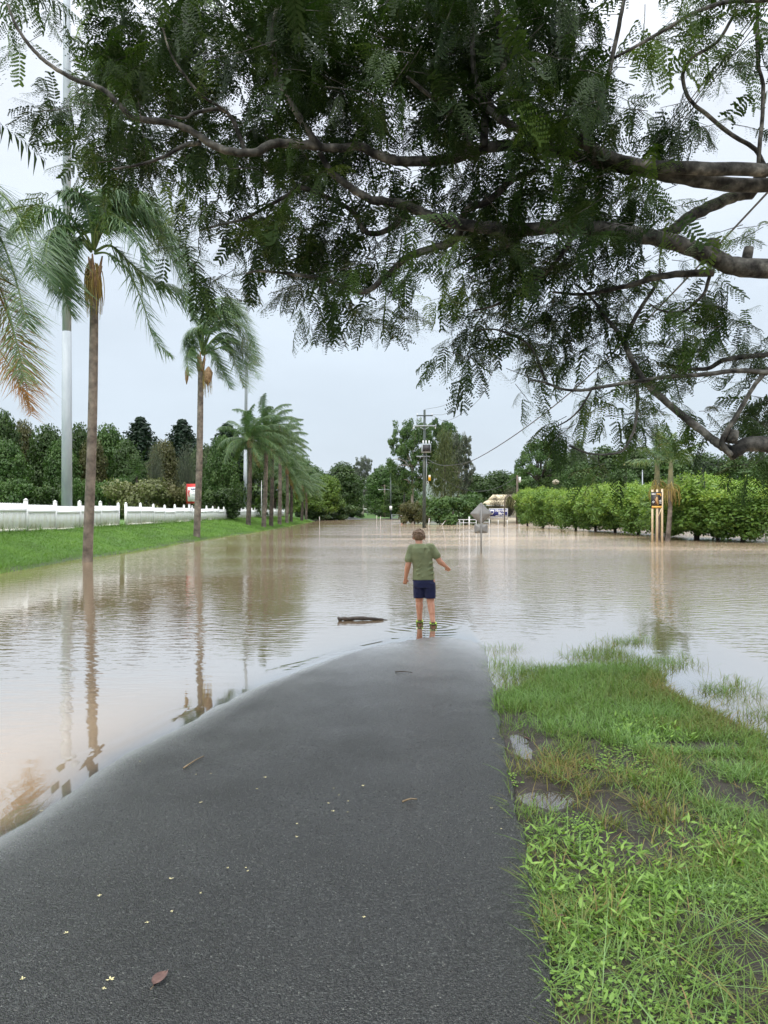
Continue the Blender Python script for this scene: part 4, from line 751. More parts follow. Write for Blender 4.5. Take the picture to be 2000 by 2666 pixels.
# club sign
b = P(1298, 1364, 104); b[2] = 0; t = thing('club_sign', 'blue and white club sign on white legs in the water beside the grey diamond sign', 'sign', b); zc = lambda py: CAMZ - (py - 1333) / 2000 * 104
part(MB().box((0, .05, zc(1338.5)), (2.55, .07, 1.5)), 'board', 'white_metal', t); part(MB().box((0, 0.005, zc(1335)), (2.42, .02, .98)), 'blue_panel', 'navy', t)
m = MB()
for x in (-1.2, -.02, 1.2): part(MB().box((x, .06, .2), (.09, .07, 1.9 - .5)), 'leg', 'white_metal', t)
text_mesh('club_name', 'Hinterland', .42, M['white'], t, (.38, -.012, zc(1329.6)), width=1.55, bold=.014); text_mesh('club_name_second_line', 'Blues', .42, M['white'], t, (.42, -.012, zc(1336.8)), width=.82, bold=.014); text_mesh('subtitle', 'Australian Football Club', .13, M['white'], t, (.38, -.012, zc(1342.2)), width=1.58, bold=.003)
m = MB().prism([(-.28, .32), (0, .36), (.28, .32), (.26, 0), (.14, -.22), (0, -.34), (-.14, -.22), (-.26, 0)], -.010, -.006, org=(-.86, 0, zc(1334))); part(m, 'crest', 'white', t)
m = MB().prism([(-.18, .24), (.0, .16), (.1, .24), (.2, .22), (.14, .05), (.2, -.06), (.06, -.1), (-.02, -.24), (-.08, -.04), (-.2, .04)], -.016, -.012, org=(-.86, 0, zc(1334))); part(m, 'crest_mark', 'navy', t)
m = MB(); m.box((-1.02, .009, zc(1347.6)), (.14, .008, .14)); 
for x, w in ((-.66, .34), (-.2, .4), (.28, .36), (.7, .3)): m.box((x, .009, zc(1347.6)), (w, .008, .07))
part(m, 'print_strip', 'grey_ink', t)
# poster on three pine posts
b = P(1711, 1412, 43); b[2] = 0; t = thing('poster_stand', 'black and yellow poster nailed on three pale timber posts in the flood', 'poster', b); zp = lambda py: CAMZ - (py - 1333) / 2000 * 43
for x, pt in ((-.245, 1275), (.02, 1274), (.30, 1273)): part(MB().box((x, .05, (zp(pt) - .4) / 2), (.10, .07, zp(pt) + .4)), 'post', 'pine', t)
part(MB().tube([(.25, .0, zp(1324)), (.08, .0, zp(1343))], [.03, .02], 5), 'loose_batten', 'pine', t)
part(MB().box((-.035, 0, zp(1302)), (.60, .02, .90)), 'poster_board', 'black', t)
m = MB().prism([(-.11, -.035), (.11, -.03), (.11, .03), (.04, .022), (.0, .035), (-.06, .024), (-.11, .04)], -.016, -.012, org=(-.19, 0, zp(1286.5))); part(m, 'white_headline', 'white', t)
m = MB(); m.box((.09, -.014, zp(1286.3)), (.25, .006, .075)); m.box((.2, -.014, zp(1290)), (.06, .006, .09)); m.box((-.02, -.014, zp(1320)), (.56, .006, .12)); part(m, 'yellow_print', 'orange', t)
m = MB().prism([(-.02, .2), (.06, .2), (.07, .02), (.13, -.22), (.06, -.26), (-.03, -.05), (-.1, .06), (-.05, .04)], -.016, -.012, org=(-.03, 0, zp(1303))); part(m, 'pale_figure', 'tan', t)
m = MB().prism([(-.11, .17), (.11, .17), (.12, -.1), (0, -.27), (-.1, -.1)], -.0125, -.0105, org=(-.03, 0, zp(1304))); part(m, 'brown_figure', 'brown_print', t)
m = MB()
for x, z, rr in ((-.24, 1306, 40), (-.19, 1308, 40), (.17, 1303, 25), (.19, 1306, 25), (.19, 1310, 5)): m.box((x, -.014, zp(z)), (.13, .005, .028), M=np.array(Matrix.Rotation(R(-rr), 3, 'Y')))
part(m, 'white_strokes', 'white', t)
m = MB(); m.box((-.03, -.013, zp(1291.5)), (.16, .005, .025)); part(m, 'small_caption', 'tan', t)
# boom gate, gate, marker posts, small warning signs
b = P(1205, 1362, 100); b[2] = 0; t = thing('boom_gate', 'low white metal boom barrier standing in the flood left of the club sign', 'barrier', b); X_ = lambda px: (px - 1205) / 2000 * 100
zz = lambda py: CAMZ - (py - 1333) / 2000 * 100
part(MB().tube([(X_(1170), 0, zz(1353)), (X_(1240), 0, zz(1353))], .055, 6), 'top_rail', 'white_metal', t); part(MB().tube([(X_(1171), 0, zz(1354)), (X_(1205), 0, zz(1361)), (X_(1240), 0, zz(1361.5))], .045, 6), 'lower_rail', 'white_metal', t)
for px in (1190, 1197, 1207, 1240): part(MB().tube([(X_(px), .02, -.3), (X_(px), .02, zz(1352.5))], .05, 6), 'upright', 'white_metal', t)
part(MB().box((X_(1222), .05, .35), (.2, .2, 1.5)), 'pivot_post', 'white_metal', t)
b = P(1255, 1363, 102); b[2] = 0; t = thing('railing', 'low pale railing in the water between the boom barrier and the club sign', 'railing', b)
for z in (.35, .75): part(MB().tube([(-.75, 0, z), (1.0, 0, z)], .04, 5), 'rail', 'white_metal', t)
for x in (-.7, .1, .95): part(MB().tube([(x, 0, -.3), (x, 0, .8)], .045, 5), 'upright', 'white_metal', t)
b = P(1040, 1349, 172); b[2] = 0; t = thing('field_gate', 'grey metal gate with a red and white plate beyond the street light pole', 'gate', b)
for z in (.25, .6, 1.05): part(MB().tube([(-1.7, 0, z), (1.9, 0, z)], .045, 5), 'rail', 'galv', t)
for x in (-1.7, .1, 1.9): part(MB().tube([(x, 0, -.3), (x, 0, 1.15)], .06, 5), 'upright', 'galv', t)
part(MB().box((.55, -.07, .72), (.42, .02, .85)), 'plate', 'white', t); part(MB().box((.55, -.085, .55), (.4, .01, .42)), 'red_panel', 'red', t)
mk0 = thing('marker_post', '', 'marker post', (0, 0, 0), 'white roadside marker posts'); part(MB().box((0, 0, .45), (.13, .05, 1.3)), 'stake', 'white', mk0); part(MB().box((0, -.028, .92), (.09, .012, .12)), 'reflector', 'red', mk0)
for i, (px, py, Yd, lean, lab) in enumerate(((832, 1356, 138, 0, 'upright white marker post left of the road, nearest the palms'), (871, 1351, 165, 14, 'white marker post leaning right on the far left roadside'), (990, 1353, 155, 8, 'white marker post with a splash at its foot right of the road'),
        (1116, 1366, 96, 6, 'white marker post just right of the transformer pole'), (1150, 1364, 99, 38, 'white marker post tilted far over beside the boom barrier'), (981, 1348, 168, 0, 'faint small white marker post in the middle of the far road edge'))):
    o = mk0 if i == 0 else copy_tree(mk0); o.location = tuple(P(px, py, Yd)); o.location.z = -.05; o.rotation_euler = (0, R(lean), 0); o['label'] = lab; o.scale = (.75, 1, .85)
def dsign(px, py, Yd, lab, extra):
    b = P(px, 1342, Yd); b[2] = float(h_land(b[0], b[1])) - .05; z = CAMZ - (py - 1333) / 2000 * Yd - b[2]; t = thing('warning_sign', lab, 'road sign', b, 'yellow diamond warning signs'); part(MB().tube([(0, .04, -.4), (0, .04, z)], .045, 6), 'post', 'galv', t)
    part(MB().prism(rrect(.8, .8, .06, 45), -.02, .0, org=(0, 0, z)), 'diamond_plate', 'yellow', t); part(MB().prism([(-.1, -.3), (.05, -.3), (.05, .0), (.25, .0), (0, .3), (-.25, .05), (-.1, .05)], -.03, -.024, org=(0, 0, z)), 'arrow_mark', 'black', t)
    if extra: part(MB().box((0, -.01, z - .85), (.55, .02, .45)), 'speed_plate', 'yellow', t)
dsign(902, 1322, 185, 'yellow diamond warning sign with a second plate under it left of the far road', True); dsign(926.5, 1324, 225, 'smaller yellow diamond sign farther along the road by the pale leaning trunk', False)
b = P(943.5, 1338, 250); b[2] = float(h_land(b[0], b[1])); t = thing('chevron_board', 'small yellow board at the bend of the far road', 'road sign', b); part(MB().box((0, 0, 1.35), (.8, .04, 1.5)), 'board', 'yellow', t); part(MB().tube([(0, .05, -.2), (0, .05, 1.2)], .05, 5), 'post', 'galv', t)
b = P(951, 1338, 245); b[2] = float(h_land(b[0], b[1])); t = thing('street_sign', 'small white sign board beside the far end of the road', 'sign', b); part(MB().box((0, 0, 1.75), (1.7, .04, .5)), 'board', 'white', t)
for x in (-.6, .6): part(MB().tube([(x, .05, -.2), (x, .05, 1.9)], .05, 5), 'post', 'galv', t)
b = P(968, 1341, 225); b[2] = float(h_land(b[0], b[1])); t = thing('picnic_table', 'dark picnic table with benches on the far verge right of the road', 'picnic table', b)
part(MB().box((0, 0, .75), (3.2, .9, .09)), 'tabletop', 'dark_metal', t)
for y in (-.75, .75): part(MB().box((0, y, .45), (3.2, .32, .07)), 'bench_seat', 'dark_metal', t)
for x in (-1.1, 1.1): part(MB().box((x, 0, .35), (.12, 1.3, .7)), 'leg', 'dark_metal', t)
# clubhouse
b = np.array((15.4, 128, .15)); t = thing('clubhouse', 'cream roofed clubhouse behind the blue club sign', 'building', b)
m = MB(); m.box((5.2, 3, 1.3), (7.0, 6, 2.6)); part(m, 'wall', 'cream_wall', t)
def hip(x0, x1, y0, y1, z0, z1, inset): return [(x0,y0,z0),(x1,y0,z0),(x1,y1,z0),(x0,y1,z0),(x0+inset,(y0+y1)/2,z1),(x1-inset,(y0+y1)/2,z1)], [(0,1,5,4),(2,3,4,5),(3,2,1,0)], [(1,2,5),(3,0,4)]
m = MB(); m.add([(.6,-1,2.62),(10,-1,2.62),(10,7,2.62),(.6,7,2.62),(2.5,.9,3.55),(8.2,.9,3.55),(8.2,5.1,3.55),(2.5,5.1,3.55)], [(0,1,5,4),(1,2,6,5),(2,3,7,6),(3,0,4,7),(3,2,1,0)]); part(m, 'roof', 'cream', t)
m = MB(); m.add(*hip(2.45, 8.25, .85, 5.15, 3.56, 4.5, .7)); part(m, 'upper_roof', 'cream', t)
part(MB().box((5.3, -1.05, 2.6), (9.4, .1, .16)), 'gutter', 'white_metal', t)
for x in (2.6, 7.6): w = part(MB().box((x, -.02, 1.5), (1.3, .08, 1.1)), 'window', 'white_metal', t); part(MB().box((x, -.07, 1.5), (1.15, .03, .95)), 'pane', 'glass_dark', w)
part(MB().box((5.2, -.03, 1.05), (.95, .1, 2.1)), 'door', 'dark_metal', t)
t = thing('garden_wall', 'low pale wall along the far water edge behind the hedge', 'wall', (24, 118.5, 0)); part(MB().box((0, 0, .35), (15, .3, 1.1)), 'wall', 'cream_wall', t); part(MB().box((0, 0, .94), (15.1, .4, .08)), 'coping', 'concrete', t)
t = thing('bollard', 'pale blue white post standing beside the club sign at the water edge', 'post', (*P(1351, 1362, 112)[:2], 0)); part(MB().tube([(0, 0, -.3), (0, 0, .7)], .13, 10), 'post', 'white_metal', t, True); part(MB().tube([(0, 0, .7), (0, 0, .8)], [.15, .06], 10), 'cap', 'white_metal', t, True)
b = P(312, 1330, 74); t = None
# ---------------------------------------------------------------- trees and shrubs
rng = np.random.default_rng(33)
GREEN = dict(dark=[(0, (.020, .042, .010)), (.5, (.044, .084, .020)), (1, (.092, .145, .036))], mid=[(0, (.028, .065, .016)), (.5, (.060, .12, .028)), (1, (.11, .18, .05))], bright=[(0, (.045, .085, .012)), (.5, (.10, .17, .025)), (1, (.17, .25, .05))],
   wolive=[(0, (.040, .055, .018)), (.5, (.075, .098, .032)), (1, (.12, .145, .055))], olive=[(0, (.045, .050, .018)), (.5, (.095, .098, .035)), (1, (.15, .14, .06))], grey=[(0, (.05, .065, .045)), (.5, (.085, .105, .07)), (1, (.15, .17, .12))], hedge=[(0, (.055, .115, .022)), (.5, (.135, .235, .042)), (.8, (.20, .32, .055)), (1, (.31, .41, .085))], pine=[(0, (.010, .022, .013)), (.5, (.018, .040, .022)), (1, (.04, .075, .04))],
   brown=[(0, (.05, .042, .03)), (.5, (.09, .08, .055)), (1, (.14, .13, .09))], pale=[(0, (.07, .085, .03)), (.5, (.14, .16, .06)), (1, (.22, .23, .11))])
for k, v in GREEN.items(): M['leaf_' + k] = leaf_mat('leaves ' + k, v, .25, .5, .35)
M['trunk_dark'] = mat('dark tree trunk', [(.3, (.025, .02, .016)), (.7, (.08, .065, .05))], 4, .9, .02, 12)
M['trunk_pale'] = mat('pale gum trunk', [(.3, (.20, .18, .15)), (.7, (.42, .39, .34))], 3, .8, .01, 9, stretch=(1, 1, .3))
M['twig_grey'] = mat('bare twigs', [(.3, (.13, .11, .095)), (.7, (.27, .24, .21))], 3, .9)
def blob_leaves(mb, c, r, n, size, flat=.8, up=.35, tint=None, lo=-.55):
    d = unit(rng.normal(0, 1, (n, 3))); k = d[:, 2] > lo - rng.random(n) * .4; d = d[k]; n = len(d); rr = r * (1 - .45 * rng.random(n) ** 2.2) * (1 + .22 * (vnoise(d[:, 0] * 3 + c[0], d[:, 2] * 3 + d[:, 1] * 2, 3) - .5) * 2)
    p = np.array(c) + d * rr[:, None] * np.array((1, 1, flat)); nn = unit(d + rng.normal(0, .55, (n, 3)) + (0, 0, up)); al = np.cross(nn, rng.normal(0, 1, (n, 3))) + (0, 0, -.35)
    sz = size * rng.uniform(.6, 1.3, n); t = (tint if tint is not None else .45) + rng.normal(0, .15, n); mb.leaves(p, al, nn, sz, sz * rng.uniform(.45, .75, n), np.clip(t, 0, 1))
def limbs(tb, base, ends, r, k=7):
    for e in ends:
        b = np.array(base, float); e = np.array(e, float); mid = b + (e - b) * .5 + (0, 0, np.linalg.norm(e - b) * .12); tb.tube(smooth_path([b, mid, e], 7), np.linspace(r, r * .2, 7), k)
PROTO = {}
def proto(kind, ver=0):
    if (kind, ver) in PROTO: return PROTO[kind, ver]
    cr, tb = MB(), MB(); tm, nm = 'trunk_dark', 'tree'
    if kind in ('round', 'wide'):
        H, Wd = 12., (10. if kind == 'round' else 13.); ends = []
        for i in range(26 if kind == 'round' else 30):
            a = i * 2.399 + ver; f = (i + .5) / 26; rad = Wd * .36 * math.sqrt(min(1, .15 + math.sin(math.pi * min(1, f * .95 + .1)))) * rng.uniform(.55, 1.0); z = H * (.30 + .62 * f) ; r = H * rng.uniform(.10, .17)
            c = (rad * math.cos(a) * (1 - .45 * f), rad * math.sin(a) * (1 - .45 * f), z - r * .3); blob_leaves(cr, c, r, 420, .42, .75, tint=rng.uniform(.25, .7)); 
            if i % 4 == 0: ends.append(c)
        tb.tube([(0, 0, -.4), (.1, 0, H * .2), (0, .1, H * .6)], [.32, .24, .12], 8); limbs(tb, (0, 0, H * .22), ends, .13)
    elif kind == 'cone':
        H, Wd = 13., 6.; tb.tube([(0, 0, -.4), (0, 0, H * .97)], [.3, .04], 8)
        for i in range(17):
            t = i / 16; z = H * (.22 + .76 * t); rad = Wd * .5 * (1 - t) ** .7 * rng.uniform(.82, 1.12) + .12; nb = max(4, int(11 * (1 - t) + 3))
            for j in range(nb):
                a = j / nb * 6.283 + i; r = .42 + .62 * (1 - t) * rng.uniform(.7, 1.2)
                for s_ in (.3, .6, 1.0): blob_leaves(cr, (rad * s_ * .9 * math.cos(a), rad * s_ * .9 * math.sin(a), z + .15 * s_), r * .85, 62, .32, .85, tint=rng.uniform(.3, .65))
    elif kind == 'shrub':
        H, Wd = 4., 6.; tb.tube([(0, 0, -.3), (0, 0, 1.4)], [.14, .08], 7); ends = []
        for i in range(22):
            a = i * 2.399; f = rng.random(); rad = Wd * .38 * math.sqrt(rng.random()); z = H * (.12 + .68 * f * (1 - .45 * (rad / Wd * 2) ** 2)); c = (rad * math.cos(a), rad * math.sin(a), z); blob_leaves(cr, c, rng.uniform(.55, .95), 330, .26, .85, tint=rng.uniform(.25, .7), lo=-.9)
            if i % 5 == 0: ends.append(c)
        limbs(tb, (0, 0, .4), ends, .07)
    elif kind == 'euc':
        H, Wd = 16., 13.; tm = 'trunk_pale'; ends = []; tb.tube(smooth_path([(0, 0, -.4), (.2, 0, H * .3), (-.1, .2, H * .55), (.1, 0, H * .85)], 10), np.linspace(.4, .1, 10), 9)
        for i in range(56):
            a = i * 2.399 + ver * .7; f = (i + .5) / 56; rad = Wd * .47 * math.sqrt(rng.random()) * (math.sin(math.pi * (f * .78 + .17))) ** .6; z = H * (.36 + .6 * f); r = rng.uniform(.7, 1.35); c = np.array((rad * math.cos(a), rad * math.sin(a), z))
            for _ in range(4): blob_leaves(cr, c + rng.normal(0, r * .6, 3), r * .6, 105, .34, .9, tint=rng.uniform(.2, .7), lo=-.8)
            if i % 2 == 0: ends.append(c)
        limbs(tb, (0, 0, H * .36), ends[:7], .16); limbs(tb, (0, .1, H * .55), ends[7:20], .12)
    elif kind == 'weep':
        H, Wd = 13., 5.5; tb.tube([(0, 0, -.4), (.1, 0, H * .9)], [.25, .05], 8)
        for i in range(60):
            a = i * 2.399; f = (i + .5) / 60; rad = Wd * .5 * math.sqrt(rng.random()) * (1.1 - f * .75); z = H * (.18 + .80 * f); n = 110; p = np.array((rad * math.cos(a), rad * math.sin(a), z)) + rng.normal(0, .55, (n, 3)) * (1, 1, 1.2); al = np.array((0, 0, -1.)) + rng.normal(0, .35, (n, 3)); cr.leaves(p, al, rng.normal(0, 1, (n, 3)), rng.uniform(.3, .8, n), .07, np.clip(rng.normal(.45, .2, n), 0, 1))
    elif kind == 'bare':
        H, Wd = 7., 4.5; tm = 'twig_grey'; tb.tube([(0, 0, -.3), (0, 0, H * .4)], [.12, .07], 6)
        for i in range(170):
            a = rng.uniform(0, 6.28); f = rng.random() ** .6; rad = Wd * .5 * math.sqrt(rng.random()); e = np.array((rad * math.cos(a), rad * math.sin(a), H * (.35 + .65 * f * (1 - .4 * (rad / Wd * 2) ** 2)))); s_ = np.array((e[0] * .25, e[1] * .25, e[2] * .45)); cr.tube(smooth_path([s_, (s_ + e) / 2 + rng.normal(0, .15, 3), e], 5), [.045, .035, .025, .018, .01], 4, tint=rng.random(), cap=False)
            n = 9; cr.leaves(e + rng.normal(0, .35, (n, 3)), rng.normal(0, 1, (n, 3)) + (0, 0, .6), rng.normal(0, 1, (n, 3)), rng.uniform(.25, .5, n), .05, rng.random(n))
    elif kind == 'umbrella':
        H, Wd = 13., 14.; tb.tube(smooth_path([(0, 0, -.4), (.1, 0, H * .3), (0, 0, H * .5)], 7), np.linspace(.45, .3, 7), 9); ends = []
        for i in range(34):
            a = i * 2.399; f = math.sqrt((i + .5) / 34); rad = Wd * .46 * f; z = H * (.93 - .40 * f ** 2.2) + rng.uniform(-.7, .4); c = (rad * math.cos(a), rad * math.sin(a), z); blob_leaves(cr, c, rng.uniform(1.1, 1.7), 400, .36, .55, tint=rng.uniform(.25, .75)); 
            if i % 2: ends.append(c)
        limbs(tb, (0, 0, H * .45), ends, .2)
    elif kind == 'hedge':
        H, Wd = 3.8, 3.7; ends = []
        for i in range(40):
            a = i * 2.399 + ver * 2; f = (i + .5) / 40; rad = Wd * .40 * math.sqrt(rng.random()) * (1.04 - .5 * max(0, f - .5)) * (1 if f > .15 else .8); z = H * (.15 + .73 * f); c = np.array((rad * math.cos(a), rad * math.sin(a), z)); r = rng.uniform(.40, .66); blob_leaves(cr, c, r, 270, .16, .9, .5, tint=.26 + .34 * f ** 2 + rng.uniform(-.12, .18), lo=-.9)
            if i % 4 == 0: ends.append(c)
        for i in range(150):   # pale new shoots standing up on top and sides
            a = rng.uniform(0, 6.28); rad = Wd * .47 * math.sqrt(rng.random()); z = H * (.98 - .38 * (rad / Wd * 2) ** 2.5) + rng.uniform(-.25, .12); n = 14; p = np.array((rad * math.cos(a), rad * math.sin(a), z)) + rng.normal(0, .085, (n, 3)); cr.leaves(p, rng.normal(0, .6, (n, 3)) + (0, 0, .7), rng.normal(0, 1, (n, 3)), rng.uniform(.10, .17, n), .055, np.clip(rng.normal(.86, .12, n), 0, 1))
        tb.tube([(0, 0, -.5), (.02, 0, .5), (0, .03, 1.6)], [.12, .09, .06], 8); limbs(tb, (0, 0, .35), ends, .05)
    elif kind == 'smallpalm':
        H, Wd = 5., 4.; tb.tube([(0, 0, -.3), (0, 0, H * .7)], [.16, .12], 8)
        for i in range(16):
            a = i * 2.399; e = R(70 - 95 * i / 16); pth = smooth_path(frond_path(np.array((0, 0, H * .72)), a, e, 2.6, .55, .05), 14); T = unit(np.gradient(pth, axis=0)); cr.tube(pth, np.linspace(.03, .008, 14), 4, cap=False)
            for sg in (-1, 1):
                for q_ in np.linspace(.15, 1, 26):
                    j = int(q_ * 13); sd = unit(np.cross(T[j], (0, 0, 1.))) * sg; cr.leaves([pth[j]], [sd * .9 + T[j] * .5 + (0, 0, -.35)], [np.cross(sd, T[j])], .65 * math.sin(math.pi * (.15 + .8 * q_)), .07, rng.uniform(.3, .8))
    t = bpy.data.objects.new('tree_model', None); C.objects.link(t)
    c = cr.build('crown', M['leaf_mid'], t); tk = tb.build('trunk', M[tm], t, True); PROTO[kind, ver] = (t, H, Wd); return PROTO[kind, ver]
def plant(kind, px, top, w, Yd, col, label, group, name='broadleaf_tree', cat='tree', ver=0, zb_=None, rz=None, trunk=None, ext=0):
    t0, H, Wd = proto(kind, ver); t = copy_tree(t0); x = (px - 1000) / 2000 * Yd; z0 = float(h_land(np.array(x), np.array(float(Yd)))) if zb_ is None else zb_
    h = (CAMZ - (top - 1333) / 2000 * Yd - z0) * (1.07 if kind == 'round' else 1); s = w * (1.5 if kind == 'round' else 2.0 if kind == 'cone' else 1.3 if kind == 'hedge' else 1.3 if kind == 'shrub' else 1.08) / 2000 * Yd / Wd; t.name = name; t.location = (x, Yd, z0); t.scale = (s, s, h / H); t.rotation_euler = (0, 0, rng.uniform(0, 6.28) if rz is None else rz)
    tag(t, label, cat, group)
    for ch in t.children:
        if ch.name.startswith('crown'): ch.name = 'crown'; ch.material_slots[0].link = 'OBJECT'; ch.material_slots[0].material = M['leaf_' + col]
        else:
            ch.name = 'trunk'
            if trunk: ch.material_slots[0].link = 'OBJECT'; ch.material_slots[0].material = M[trunk]
    return t
G1 = 'trees of the wood behind the white fence'
for a in (('round', 2, 1074, 95, 88, 'dark', 'dark tree cut by the left edge of the photo, behind the fence'), ('round', 58, 1100, 72, 95, 'olive', 'olive tinged tree between the left edge and the big rounded tree'), ('round', 122, 1112, 100, 90, 'dark', 'big rounded dark tree just left of the thick floodlight mast'),
          ('round', 205, 1108, 80, 93, 'dark', 'dark tree between the thick mast and the tallest palm'), ('round', 285, 1110, 95, 91, 'mid', 'broad green tree just right of the tallest palm'), ('cone', 365, 1090, 82, 99, 'pine', 'pointed dark conifer, tallest in the wood between the two near palms'),
          ('cone', 474, 1096, 80, 98, 'pine', 'pointed conifer just left of the second palm trunk'), ('cone', 592, 1108, 84, 104, 'pine', 'pointed conifer peeping out above the bright tree before the second mast'), ('round', 425, 1150, 76, 93, 'olive', 'lower olive tree in the dip between two pointed conifers'),
          ('wide', 578, 1142, 122, 84, 'mid', 'wide leafy green tree filling the space before the second mast'), ('round', 660, 1165, 90, 112, 'dark', 'dark tree directly behind the scoreboard'), ('round', 715, 1172, 100, 130, 'mid', 'green tree seen between the close palm trunks'), ('round', 160, 1150, 80, 84, 'mid', 'lower green tree right behind the thick mast'), ('round', 20, 1150, 90, 82, 'mid', 'lower green tree behind the fence at the left edge'),
          ('round', 330, 1150, 80, 86, 'dark', 'lower dark tree in front of the tallest conifer'), ('round', 530, 1160, 80, 94, 'dark', 'dark tree peeping right of the second palm trunk'), ('round', 240, 1145, 70, 86, 'olive', 'olive tree behind the trunk of the tallest palm')):
    plant(*a, G1)
for i, a in enumerate((('bare', 405, 1150, 44, 80, 'grey', 'grey leafless tree between the two near palms'), ('bare', 487, 1152, 52, 80, 'grey', 'grey brushy bare tree right beside the second palm'), ('bare', 543, 1168, 36, 86, 'grey', 'thin bare grey tree right of the second palm trunk'))): plant(*a, G1, 'bare_tree')
for a in (('shrub', 365, 1222, 150, 74, 'pale', 'pale speckled shrub behind the fence left of the red notice board'), ('shrub', 285, 1218, 100, 78, 'mid', 'green shrub behind the fence right of the tallest palm'), ('shrub', 462, 1236, 95, 77, 'olive', 'olive shrub behind the red notice board'), ('shrub', 30, 1220, 120, 78, 'mid', 'green undergrowth shrub at the left end of the fence'), ('shrub', 130, 1235, 110, 79, 'dark', 'dark shrub at the foot of the thick mast'),
          ('shrub', 205, 1225, 90, 77, 'mid', 'green shrub behind the tallest palm trunk'), ('shrub', 560, 1250, 120, 78, 'dark', 'dark shrub under the wide leafy tree')): plant(*a, 'shrubs behind the white fence', 'shrub', 'shrub')
plant('smallpalm', 356, 1190, 75, 83, 'mid', 'palm with a round drooping head in front of the wood', G1, 'wood_palm')
def wood(x0, x1, y0, y1, h0, h1, n, col, label):
    m = MB()
    for i in range(n):
        x, y = rng.uniform(x0, x1), rng.uniform(y0, y1); f = rng.random(); H = rng.uniform(h0, h1); blob_leaves(m, (x, y, .9 + H * f * .9), rng.uniform(1.6, 2.6), 170, .62, .8, tint=rng.uniform(.2, .6), lo=-.9)
    o = m.build('woodland', M['leaf_' + col]); tag(o, label, 'woodland', kind='stuff')
wood(-75, -17, 100, 112, 6, 11.5, 300, 'dark', 'dense dark woodland mass closing the view behind the white fence')
G2 = 'trees beside the far road'
for a in (('round', 772, 1186, 90, 165, 'mid', 'green tree behind the tops of the far palms'), ('round', 815, 1215, 80, 185, 'mid', 'green tree stepping down right of the palm row'), ('round', 850, 1240, 82, 160, 'bright', 'yellow green rounded tree left of the far road'), ('round', 893, 1207, 92, 185, 'dark', 'tall dark rounded tree left of the far road end'), ('round', 918, 1240, 56, 200, 'mid', 'green tree at the edge of the road right of the dark rounded one'),
          ('round', 800, 1262, 80, 150, 'bright', 'low green tree behind the last palm of the row'), ('round', 1000, 1214, 86, 215, 'mid', 'green tree right of the road behind the poles'), ('round', 1040, 1258, 70, 185, 'dark', 'dark low tree right of the street light pole'), ('round', 978, 1270, 50, 255, 'dark', 'small dark tree where the road vanishes'), ('round', 760, 1240, 60, 165, 'dark', 'dark bushy tree behind the orange fronded palm'),
          ('round', 1020, 1285, 46, 190, 'bright', 'light green small tree between the two street light poles')): plant(*a, G2)
for a in (('shrub', 870, 1300, 100, 165, 'dark', 'dark bush under the yellow green tree by the water'), ('shrub', 815, 1310, 80, 152, 'dark', 'dark bush beside the left marker posts'), ('shrub', 920, 1312, 50, 196, 'dark', 'dark bush under the far warning sign'), ('shrub', 1012, 1316, 60, 205, 'dark', 'dark bush right of the picnic table')): plant(*a, 'bushes by the far road', 'shrub', 'shrub')
plant('euc', 946, 1190, 62, 240, 'grey', 'tall pale gum tree rising where the road bends away', G2, 'gum_tree')
wood(-40, -14, 215, 260, 5, 12, 60, 'dark', 'dark woods far down the road on the left'); wood(-4, 14, 225, 275, 4, 12, 70, 'dark', 'dark woods far down the road on the right'); wood(-18, -3, 330, 360, 4, 22, 60, 'grey', 'hazy woods closing the far end of the road')
b = P(940, 1338, 215); b[2] = .3; t = thing('leaning_tree', 'pale bare leaning tree trunk beside the far road', 'tree', b); part(MB().tube(smooth_path([(0, 0, -.3), (-.25, 0, 2.2), (-.7, 0, 4.3), (-.5, 0, 6.4)], 9), np.linspace(.62, .3, 9), 9), 'trunk', 'trunk_pale', t, True); part(MB().tube([(-.68, 0, 4.2), (-1.7, 0, 5.6)], [.25, .1], 7), 'branch', 'trunk_pale', t, True)
G3 = 'trees around the transformer pole'
plant('euc', 1075, 1094, 140, 122, 'mid', 'tall open gum tree behind the transformer pole, left half', G3, 'gum_tree'); plant('euc', 1152, 1090, 120, 125, 'mid', 'tall open gum tree right behind the transformer pole', G3, 'gum_tree', ver=1); plant('euc', 1195, 1128, 84, 119, 'grey', 'smaller gum tree with airy branches left of the slim twin lamp mast', G3, 'gum_tree')
plant('weep', 1158, 1122, 74, 112, 'wolive', 'brownish weeping tree right of the transformer pole', G3, 'weeping_tree')
plant('shrub', 1180, 1268, 145, 103, 'mid', 'big dark green bush right of the transformer pole', 'bushes around the transformer pole', 'shrub', 'shrub', zb_=0); plant('shrub', 1080, 1288, 72, 110, 'olive', 'olive bush just left of the transformer pole', 'bushes around the transformer pole', 'shrub', 'shrub', zb_=0); plant('shrub', 1226, 1306, 40, 112, 'dark', 'dark bush behind the grey diamond sign', 'bushes around the transformer pole', 'shrub', 'shrub', zb_=0)
G4 = 'trees of the wood behind the hedge'
